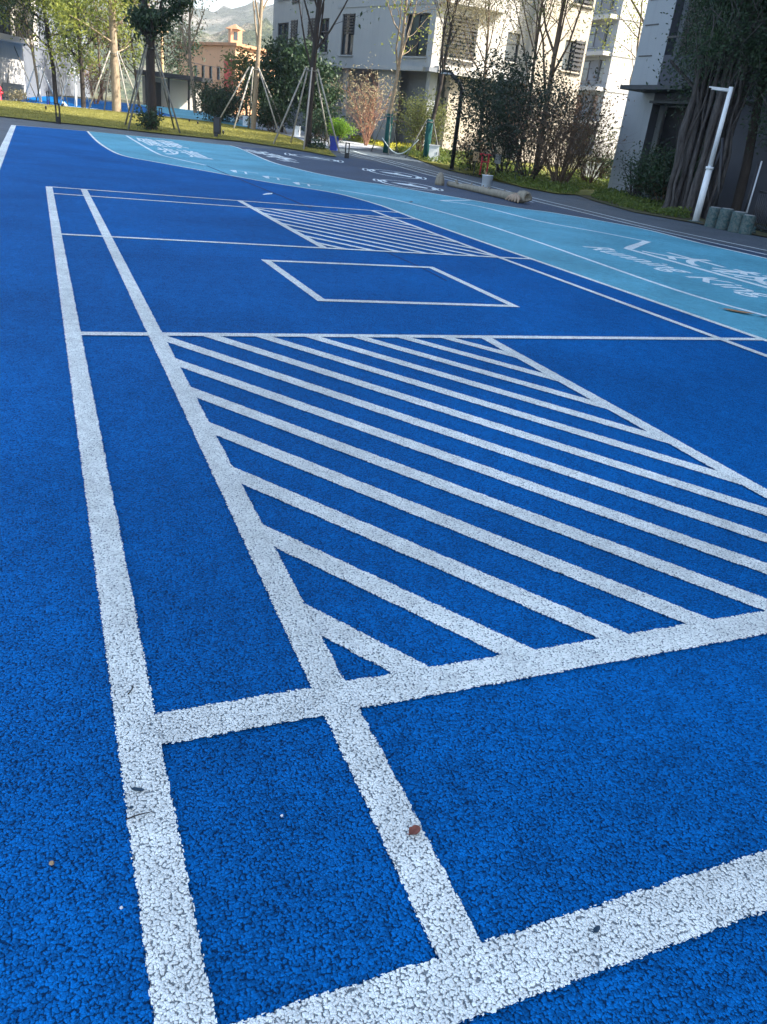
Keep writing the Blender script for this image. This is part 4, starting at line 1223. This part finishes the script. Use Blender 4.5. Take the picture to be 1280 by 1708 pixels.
# ------------------------------------------------------------------ air
m = MB(); m.box((0, 450, 109.0), (2300, 1800, 220.0))
hz = bpy.data.materials.new('air'); hz.use_nodes = True
nt = hz.node_tree
nt.nodes.remove(nt.nodes['Principled BSDF'])
pv = nt.nodes.new('ShaderNodeVolumePrincipled')
pv.inputs['Color'].default_value = (0.93, 0.96, 1.0, 1)
pv.inputs['Density'].default_value = 0.00032
pv.inputs['Anisotropy'].default_value = 0.2
nt.links.new(pv.outputs[0], nt.nodes['Material Output'].inputs['Volume'])
o = m.build('haze', hz); o['kind'] = 'stuff'
setp(o, 'pale haze over the hills', 'haze')

# ------------------------------------------------------------------ street furniture and small things
# curved lamp
p = P_(757, 256, 40)
lamp = empty('curved_street_lamp', p, 'black lamp post bent over at the top, beside the planting bed', 'street lamp')
hL = 4.0
m = MB()
xdir = Vector((-_r0.x, -_r0.y, 0))
m.tube([Vector((0, 0, 0)), Vector((0, 0, 3.35)), xdir*0.15+Vector((0, 0, 3.6)), xdir*0.62+Vector((0, 0, 3.98)), xdir*0.95+Vector((0, 0, 4.02))], [0.10, 0.095, 0.095, 0.085, 0.075], 10)
m.build('post', MT['black'], lamp)
m = MB(); m.box(tuple(xdir*0.78+Vector((0, 0, 3.93))), (0.5, 0.16, 0.06), math.atan2(xdir.y, xdir.x)); m.build('lamp_head', MT['lframe'], lamp)
m = MB(); m.lathe([(0.16, 0), (0.16, 0.05), (0.09, 0.09)], n=16); m.build('base', MT['black'], lamp)

def frame_light(px, py, d, h, w, label, body='black', foot=0.35):
    p = P_(px, py, d)
    o = empty('bollard_light', p, label, 'bollard light', 'low path lights')
    m = MB()
    m.box((-w/2, 0, h/2), (0.05, 0.07, h)); m.box((w/2, 0, h/2), (0.05, 0.07, h)); m.box((0, 0, h-0.025), (w-0.05, 0.07, 0.05))
    m.build('frame', MT['black'], o)
    m = MB(); m.box((0, 0, h*foot/2), (w-0.052, 0.12, h*foot)); m.build('base', MT[body], o)
    o.rotation_euler = (0, 0, -YAW)
    return o
frame_light(97.5, 203, 44, 0.88, 0.17, 'black open frame light on the left lawn')
frame_light(81, 174, 62, 0.78, 0.13, 'open frame light with a blue foot beside the far blue path', 'bluepot')
frame_light(579, 257, 40, 0.68, 0.16, 'black open frame light at the right tip of the lawn')
frame_light(268, 194, 58, 0.62, 0.16, 'black frame light behind the thick dark trunk')
def stub(px, py, d, h, w, label):
    p = P_(px, py, d)
    o = empty('garden_spike_light', p, label, 'spike light', 'small spike lights on the lawn', -YAW)
    m = MB(); m.lathe([(w*0.3, 0), (w*0.3, h*0.45), (w*0.5, h*0.5), (w*0.5, h*0.95), (w*0.42, h)], n=10); m.build('body', MT['black'], o)
    m = MB(); m.lathe([(w*0.36, 0), (w*0.36, 0.01)], (0, 0, h+0.001), 10); m.build('lens', MT['lframe'], o)
stub(77.5, 192.5, 52, 0.27, 0.10, 'small black spike light left of the open frame light')
stub(104, 181, 58, 0.24, 0.10, 'small dark spike light beside the far path')
stub(372.5, 224.5, 46, 0.26, 0.10, 'small black spike light beside the black power box')
stub(330, 216, 52, 0.22, 0.10, 'tiny spike light on the sunlit grass left of the black power box')
stub(316, 206, 55, 0.22, 0.10, 'tiny dark spike light behind the props of the dark trunk')
p = P_(362.5, 231, 44)
o = empty('power_box', p, 'tall black power box on a foot at the lawn edge', 'power box', None, -YAW)
m = MB(); m.box((0, 0, 0.58), (0.34, 0.24, 0.76)); m.build('cabinet', MT['black'], o)
m = MB(); m.box((-0.06, 0, 0.10), (0.16, 0.18, 0.20)); m.build('foot', MT['frame'], o)
m = MB(); m.box((0, -0.125, 0.6), (0.26, 0.01, 0.6)); m.build('door', MT['frame'], o)

# blue pot
pot = empty('planter', pp, 'square dark blue pot holding the lime-green shrub', 'planter', None, -YAW)
m = MB()
for w0, w1, z0, z1 in ((0.34, 0.42, 0, 0.62),):
    vs = [(-w0/2, -w0/2, z0), (w0/2, -w0/2, z0), (w0/2, w0/2, z0), (-w0/2, w0/2, z0), (-w1/2, -w1/2, z1), (w1/2, -w1/2, z1), (w1/2, w1/2, z1), (-w1/2, w1/2, z1)]
    m.add(vs, [(3,2,1,0),(0,1,5,4),(1,2,6,5),(2,3,7,6),(3,0,4,7),(4,5,6,7)])
m.build('pot', MT['bluepot'], pot)
m = MB(); m.box((0, -0.215, 0.645), (0.47, 0.04, 0.05)); m.box((0, 0.215, 0.645), (0.47, 0.04, 0.05)); m.box((-0.215, 0, 0.645), (0.04, 0.39, 0.05)); m.box((0.215, 0, 0.645), (0.04, 0.39, 0.05))
m.build('rim', MT['bluepot'], pot)

def utility(px, py, d, w, h, label, mat='whitepaint', dd=0.4):
    o = empty('utility_box', P_(px, py, d), label, 'utility box', 'pale utility boxes in the planting', -YAW)
    m = MB(); m.box((0, 0, h/2), (w, dd, h)); m.build('cabinet', MT[mat], o)
    m = MB(); m.box((0, 0, h+0.02), (w+0.06, dd+0.06, 0.04)); m.build('lid', MT[mat], o)
    m = MB(); m.box((w*0.3, -dd/2-0.008, h*0.55), (0.03, 0.015, 0.12)); m.build('handle', MT['frame'], o)
utility(724, 253, 44, 0.50, 0.75, 'pale utility box between the dark wrapped trunk and the lit pier')
utility(985, 290, 44, 0.75, 0.85, 'sunlit white utility box behind the fan-shaped bare shrub')
utility(496, 227, 52, 0.28, 0.55, 'small pale utility box left of the dark trunk with bare limbs')
utility(410, 201, 62, 0.32, 0.60, 'small pale utility box behind the multi-limbed brown trunk')
utility(23, 150, 68, 1.3, 0.9, 'grey box at the foot of the cream block far left', 'signgrey')

# red hydrant at the left edge
o = empty('fire_hydrant', P_(-1, 168, 58), 'red hydrant cut by the left edge of the picture', 'hydrant')
m = MB(); m.lathe([(0.22, 0), (0.22, 0.06), (0.14, 0.10), (0.14, 0.62), (0.19, 0.64), (0.19, 0.70), (0.15, 0.80), (0.06, 0.88), (0.05, 0.95)], n=16); m.build('body', MT['redplastic'], o)
m = MB(); m.tube([(-0.25, 0, 0.48), (0.25, 0, 0.48)], 0.07, 10); m.tube([(0, -0.02, 0.48), (0, -0.24, 0.48)], 0.09, 10); m.build('outlet', MT['redpaint'], o)

# red trestle in the planting with two small signs
o = empty('red_trestle', P_(808, 279, 37), 'red bar trestle standing in the ground cover behind the bucket', 'trestle', None, -YAW)
m = MB()
for x in (-0.14, 0.14): m.tube([(x, 0, 0), (x, 0, 0.86)], 0.035, 8)
m.build('leg', MT['redpaint'], o)
m = MB(); m.box((0, 0, 0.90), (0.52, 0.10, 0.09)); m.box((0, 0, 0.62), (0.24, 0.05, 0.05)); m.build('crossbar', MT['redpaint'], o)
def sign(px, py, d, h, w, hh, mat, label):
    o = empty('garden_sign', P_(px, py, d), label, 'sign', 'small garden signs', -YAW)
    m = MB(); m.tube([(0, 0.02, 0), (0, 0.02, h)], 0.02, 8); m.build('post', MT['frame'], o)
    m = MB(); m.box((0, -0.02, h-hh/2+0.02), (w, 0.03, hh)); m.build('board', MT[mat], o)
sign(792, 277, 37, 0.95, 0.24, 0.36, 'wood', 'bare wooden garden sign left of the red trestle')
sign(828, 284, 36.5, 0.95, 0.26, 0.36, 'signgrey', 'grey garden sign right of the red trestle')

# white bucket with brushes
p = gp(811, 312.5)
o = empty('bucket', p, 'white plastic bucket with tools sticking out, on the running lines', 'bucket')
m = MB(); m.lathe([(0.155, 0), (0.185, 0.38), (0.195, 0.38), (0.195, 0.40), (0.172, 0.40), (0.15, 0.02)], n=24); m.build('body', MT['plastic'], o)
m = MB(); m.tube([(math.cos(t)*0.2, -0.03, 0.34-0.22*math.sin(t)) for t in [math.pi*k/12 for k in range(13)]], 0.006, 6); m.build('handle', MT['lframe'], o)
m = MB(); m.tube([(0.02, 0.02, 0.1), (-0.12, 0.06, 0.55)], 0.014, 6); m.tube([(0, 0, 0.1), (0.1, 0.1, 0.47)], 0.012, 6); m.tube([(-0.04, 0.03, 0.1), (-0.05, 0.02, 0.5)], 0.012, 6); m.build('tool', MT['wood'], o)

# felled bare trunk on the paving
a, b = gp(748, 311), gp(862, 337)
lg = empty('material_roll', (0, 0, 0), 'long pale tan roll lying on the navy lane beside the bucket', 'roll')
m = MB()
dr = (b-a).normalized()
pts, rads = [], []
for k in range(13):
    t = k/12
    q = a.lerp(b, t) + Vector((-dr.y, dr.x, 0))*0.05*math.sin(t*5)
    rr = 0.078+0.036*t+0.005*math.sin(k*2.3)
    pts.append(q + Vector((0, 0, rr+0.014))); rads.append(rr)
m.tube(pts, rads, 14)
m.build('tube', MT['log'], lg)
m = MB()
for t, s_ in ((0.10, 1), (0.16, -1), (0.33, 1), (0.5, 1), (0.66, -1), (0.8, 1)):
    q = a.lerp(b, t)+Vector((0, 0, 0.14))
    sd = Vector((-dr.y, dr.x, 0))*s_
    m.tube([q, q+sd*0.12+Vector((0, 0, 0.10))+dr*(-0.06)], [0.03, 0.022], 7)
m.build('torn_flap', MT['log'], lg)
# ragged root end
o = empty('crumpled_bundle', b+dr*0.14, 'crumpled tan bundle lying at the near end of the long roll', 'bundle')
rg = random.Random(5)
m = MB()
up = Vector((0, 0, 1))
side = Vector((-dr.y, dr.x, 0))
prof_ = [(0.06, -0.10), (0.13, -0.02), (0.18, 0.10), (0.19, 0.22), (0.165, 0.33), (0.11, 0.37), (0.09, 0.34), (0.07, 0.22)]
n = 14
vs, fs = [], []
for r_, s_ in prof_:
    for k in range(n):
        t = 2*math.pi*k/n
        rr = r_*(1+0.10*math.sin(3*t+s_*8)+rg.uniform(-0.06, 0.06))
        vs.append(dr*s_ + side*math.cos(t)*rr + up*(0.185+math.sin(t)*rr*0.85))
for i in range(len(prof_)-1):
    for k in range(n):
        fs.append((i*n+k, i*n+(k+1) % n, (i+1)*n+(k+1) % n, (i+1)*n+k))
fs += [tuple(reversed(range(n))), tuple((len(prof_)-1)*n+k for k in range(n))]
m.add(vs, fs, True)
m.build('body', MT['log'], o)
m = MB()
for k in range(5):
    t = -0.9+0.35*k
    m.tube([side*-0.12+up*0.2, dr*(-0.15+0.12*k)+side*(-0.24-0.04*rg.random())+up*0.12, dr*(-0.22+0.16*k)+side*(-0.34)+up*0.035], [0.06, 0.045, 0.02], 7)
m.build('loose_end', MT['logend'], o)
# small upright splinter at the far end
o = empty('pointed_cap', gp(733, 309), 'small pointed grey cap standing at the far end of the long roll', 'cap')
m = MB(); m.lathe([(0.15, 0.0), (0.155, 0.10), (0.125, 0.26), (0.07, 0.37), (0.02, 0.40)], n=12); m.build('body', MT['log'], o)

# white steel pole
p = gp(1160, 371)
o = empty('white_pole', p, 'tall white steel pole with a short arm, at the right edge of the paving', 'pole')
m = MB(); m.tube([(0, 0, 0), (0, 0, 1.42)], [0.095, 0.088], 14); m.build('lower_shaft', MT['whitepaint'], o)
m = MB(); m.tube([(0, 0, 1.42), (0, 0, 3.42)], [0.066, 0.058], 14); m.build('upper_shaft', MT['whitepaint'], o)
m = MB(); m.lathe([(0.09, 0), (0.108, 0.0), (0.108, 0.07), (0.068, 0.07)], (0, 0, 1.40), 14); m.build('collar', MT['whitepaint'], o)
m = MB(); m.tube([(0, 0, 3.32), tuple(xdir*0.50+Vector((0, 0, 3.33)))], [0.03, 0.025], 8); m.box(tuple(xdir*0.29+Vector((0, 0, 3.362))), (0.56, 0.05, 0.03), math.atan2(xdir.y, xdir.x)); m.build('arm', MT['whitepaint'], o)
m = MB(); m.lathe([(0.22, 0), (0.22, 0.03), (0.13, 0.05)], n=14); m.build('foot', MT['concrete'], o)
# dark leaning bar behind it
o = empty('prop_bar', P_(1192, 358, 25.0), 'dark leaning bar between the white pole and the concrete stumps', 'bar')
m = MB(); m.tube([(0, 0, 0), (-0.03, 0.05, 0.9), (-0.28, 0.16, 2.2)], [0.05, 0.045, 0.04], 8); m.build('bar', MT['black'], o)
# concrete stumps
for k, (px, py, d, h, r_, lb) in enumerate(((1187, 376, 24.2, 0.50, 0.20, 'palest concrete stump, nearest the white pole'), (1206, 380, 23.9, 0.52, 0.21, 'blue-green stained concrete stump, second from the pole'),
                                        (1227, 385, 23.5, 0.50, 0.22, 'third concrete stump from the pole, streaked grey'), (1243, 388, 23.3, 0.46, 0.19, 'last concrete stump on the right, beside the railing'))):
    o = empty('concrete_stump', P_(px, py, d), lb, 'stump', 'round concrete stumps by the paving')
    rg = random.Random(k+90)
    m = MB()
    n = 16
    vs, fs = [], []
    for rr, z in ((1.03, 0), (1.0, 0.06), (0.97, 0.4), (0.96, 0.8), (0.955, 0.975), (0.92, 1.0)):
        for j in range(n):
            t = 2*math.pi*j/n
            q = r_*0.88*rr*(1+0.03*math.sin(3*t+k)+rg.uniform(-0.025, 0.025))
            vs.append((math.cos(t)*q, math.sin(t)*q, z*h))
    for i in range(5):
        for j in range(n): fs.append((i*n+j, i*n+(j+1) % n, (i+1)*n+(j+1) % n, (i+1)*n+j))
    fs += [tuple(reversed(range(n))), tuple(5*n+j for j in range(n))]
    m.add(vs, fs, True)
    m.build('body', MT['concrete'], o)
    m = MB(); m.lathe([(r_*0.70, 0), (r_*0.66, 0.015)], (0, 0, h+0.001), 16); m.build('cap', MT['signgrey'], o)
# railing
q0, q1 = P_(1254, 368, 25.5), P_(1345, 378, 22.5)
o = empty('railing', q0, 'dark upright bar railing at the right edge', 'railing')
dv = q1-q0
m = MB()
for z in (0.12, 1.0): m.tube([Vector((0, 0, z)), dv*1.0+Vector((0, 0, z))], 0.025, 6)
m.build('rail', MT['frame'], o)
m = MB()
for k in range(26):
    q = dv*(k/25); m.tube([q+Vector((0, 0, 0.05)), q+Vector((0, 0, 1.05))], 0.017, 6)
m.build('bars', MT['frame'], o)
for e, px in ((0, 1241), (1, 1236)):
    o = empty('thin_post', P_(px, 372+2*e, 24.6), ('pale thin post at the left end of the railing', 'dark thin post just left of the pale one')[e], 'post')
    m = MB(); m.tube([(0, 0, 0), (0, 0, 1.75-0.1*e)], 0.022, 8); m.build('shaft', MT['lframe' if e == 0 else 'black'], o)
    m = MB(); m.lathe([(0.03, 0), (0.03, 0.03)], (0, 0, 1.75-0.1*e), 8); m.build('cap', MT['black'], o)
# pale stones beside the railing
for k, (px, py, s_) in enumerate(((1266, 386, 0.16), (1276, 389, 0.13), (1252, 390, 0.12))):
    o = MB()
    rg = random.Random(k)
    vs, fs = [], []
    n = 10
    for rr, z in ((0.7, 0), (1, 0.3), (0.85, 0.7), (0.35, 0.95)):
        for j in range(n):
            t = 2*math.pi*j/n; q = s_*rr*rg.uniform(0.85, 1.15)
            vs.append((math.cos(t)*q*1.2, math.sin(t)*q, z*s_))
    for i in range(3):
        for j in range(n): fs.append((i*n+j, i*n+(j+1) % n, (i+1)*n+(j+1) % n, (i+1)*n+j))
    fs += [tuple(reversed(range(n))), tuple(3*n+j for j in range(n))]
    o.add(vs, fs, True)
    ob = o.build('stone', MT['concrete']); ob.location = gp(px, py) + Vector((0, 0, 0.02))
    setp(ob, ('larger pale stone in the dirt by the railing', 'pale stone at the very right edge', 'small stone beside the last concrete stump')[k], 'stone', 'stones by the railing')
# small wires: hose draped between the wrapped trunks
h0_, h1_ = P_(637, 240, 45.6)+Vector((0, 0, 0.75)), P_(697, 245, 44.8)+Vector((0, 0, 0.9))
m = MB(); m.tube([h0_.lerp(h1_, k/14) + Vector((0, 0, -0.72*math.sin(math.pi*k/14))) for k in range(15)], 0.025, 6)
ob = m.build('hose', MT['rope']); setp(ob, 'pale hose sagging between the two green-wrapped trunks', 'hose')
def wire(p, q, sag, label):
    m = MB(); m.tube([p.lerp(q, k/16)+Vector((0, 0, -sag*math.sin(math.pi*k/16))) for k in range(17)], 0.03, 5)
    setp(m.build('overhead_wire', MT['cable']), label, 'wire', 'overhead wires')
wire(at(30, 48, 68.5), at(262, 66, 90), 0.3, 'thin overhead wire crossing in front of the left trees')
wire(at(262, 88, 92), at(470, 115, 98), 0.6, 'thin overhead wire in front of the peach house')
# utility pole seen right of the dark trunk
o = empty('utility_pole', P_(272, 176, 92), 'wooden utility pole between the dark trunk and the hillside', 'pole')
m = MB(); m.tube([(0, 0, 0), (0, 0, 7.2)], [0.16, 0.12], 10); m.build('shaft', MT['wood'], o)
m = MB(); m.box((0, 0, 6.6), (1.3, 0.1, 0.1)); m.build('crossarm', MT['wood'], o)
# stick on the verge
a, b = gp(776, 285), gp(789, 280)
m = MB(); m.tube([a+Vector((0, 0, 0.06)), a.lerp(b, 0.5)+Vector((0, 0, 0.12)), b+Vector((0, 0, 0.30))], [0.035, 0.03, 0.025], 7)
setp(m.build('stick', MT['log']), 'pale stick at the edge of the ground cover near the bucket', 'stick')

# litter on the court
def leafshape(name, px, py, ln, wd, ang, mat, label, cat='leaf', curl=0.25, z=0.02, group=None):
    p = gp(px, py)
    m = MB()
    n = 9
    top_, bot_ = [], []
    vs = []
    for i in range(n):
        t = i/(n-1)
        w = wd*math.sin(math.pi*min(1, t*0.93+0.05))**0.8*(1+0.15*math.sin(9*t))
        zc = ln*curl*(t-0.4)**2
        for s_ in (-1, 0, 1):
            vs.append((ln*(t-0.5), s_*w*0.5, zc + abs(s_)*w*curl*0.6))
    nv = len(vs)
    vs += [(x, y, zz+0.0012) for x, y, zz in vs]
    fs = []
    for i in range(n-1):
        for s_ in range(2):
            a = i*3+s_
            fs.append((a, a+3, a+4, a+1)); fs.append((nv+a, nv+a+1, nv+a+4, nv+a+3))
    m.add(vs, fs, True)
    st_ = [(-ln*0.5, 0, ln*curl*0.16), (-ln*0.68, 0.004, 0.004)]
    m.tube(st_, [0.0016, 0.001], 5)
    o = m.build(name, MT[mat]); o.location = (p.x, p.y, p.z+z); o.rotation_euler = (0, 0, ang)
    return setp(o, label, cat, group)
leafshape('fallen_leaf', 690, 1398, 0.032, 0.026, 0.3, 'dryleaf', 'reddish brown dry leaf on the second white line', curl=0.5)
leafshape('fallen_leaf', 231, 1328, 0.032, 0.011, -0.5, 'darkleaf', 'narrow dark blue-green leaf on the left white line')
leafshape('fallen_leaf', 992, 1561, 0.022, 0.012, 0.4, 'darkleaf', 'small dark leaf on the nearest cross line')
leafshape('fallen_leaf', 220, 1358, 0.010, 0.009, 0.4, 'darkleaf', 'tiny round dark leaf on the left white line, above the twig')
m = MB(); p = gp(232, 1373); m.tube([Vector((-0.028, -0.002, 0.004)), Vector((0, 0.002, 0.006)), Vector((0.028, 0.004, 0.004))], [0.0018, 0.0016, 0.001], 6)
o = m.build('twig', MT['bark_dark']); o.location = p+Vector((0, 0, 0.019)); setp(o, 'thin dark twig lying across the left white line', 'twig')
m = MB(); p = gp(221, 1162); m.tube([Vector((-0.012, -0.014, 0.004)), Vector((0, 0.002, 0.006)), Vector((0.006, 0.026, 0.004))], [0.0022, 0.002, 0.001], 6)
o = m.build('twig', MT['bark_dark']); o.location = p+Vector((0, 0, 0.019)); setp(o, 'short dark twig on the left white line before the cross line', 'twig')
for k, (px, py, s_, lb) in enumerate(((470, 1367, 0.004, 'white paint chip on blue between the two long lines'), (203, 1521, 0.004, 'white paint chip left of the left line, near the bottom'), (87, 1447, 0.006, 'brownish pebble on blue at the lower left'), (451, 325, 0.16, ''))):
    p = gp(px, py)
    if lb:
        m = MB(); m.lathe([(s_*0.7, 0), (s_, s_*0.4), (s_*0.6, s_)], n=7)
        o = m.build('pebble', MT['chip' if k < 2 else 'wood']); o.location = p+Vector((0, 0, 0.011)); setp(o, lb, 'chip')
pa = Strips(); pa.poly([gp(438, 325), gp(446, 322.8), gp(455, 322.6), gp(454, 324.6), gp(440, 325.8)], Z0); pa.build('paint_patch', MT['whitefar'])
a, b = gp(1205, 518.5), gp(1256, 528)
ang = math.atan2(b.y-a.y, b.x-a.x)
leafshape('palm_sheath', 1231, 523, (b-a).length, 0.13, ang, 'palm', 'long dry orange-brown palm strip on the light blue track', 'dead leaf', curl=0.10, z=0.02)
leafshape('fallen_leaf', 1273, 531.5, 0.14, 0.03, ang+0.9, 'darkleaf', 'dark leaf scrap at the right edge beside the palm strip', curl=0.15)
leafshape('fallen_leaf', 686, 338.5, 0.12, 0.06, 0.4, 'dryleaf', 'small brown leaf on the light blue track behind the far hatching', curl=0.3)
tree('small_plant', 'small leafy plant at the foot of the thick dark trunk', P_(249, 211, 44.2), 0.9, 0.015, cfgd(levels=1, kids=[6], start=[0.2], len=[(0.4, 0.6)]), 'lf_dark', 'bark_dark', 81, 500, 0.17, 0.16, 'small plants on the lawn', cat='plant', stems=6, base_spread=0.6, crown_name='foliage')
tree('small_plant', 'spiky plant at the corner of the far blue path', P_(28, 171, 61), 0.7, 0.012, cfgd(levels=1, kids=[6], start=[0.2], len=[(0.4, 0.6)]), 'lf_cream', 'bark_brown', 82, 350, 0.16, 0.16, 'small plants on the lawn', cat='plant', stems=7, base_spread=0.8, crown_name='foliage')
tree('small_plant', 'low plant at the foot of the dark trunk with bare limbs', P_(530, 247, 43.2), 0.45, 0.01, cfgd(levels=1, kids=[6], start=[0.2], len=[(0.4, 0.6)]), 'lf_dark', 'bark_dark', 83, 300, 0.14, 0.14, 'small plants on the lawn', cat='plant', stems=7, base_spread=1.0, crown_name='foliage')
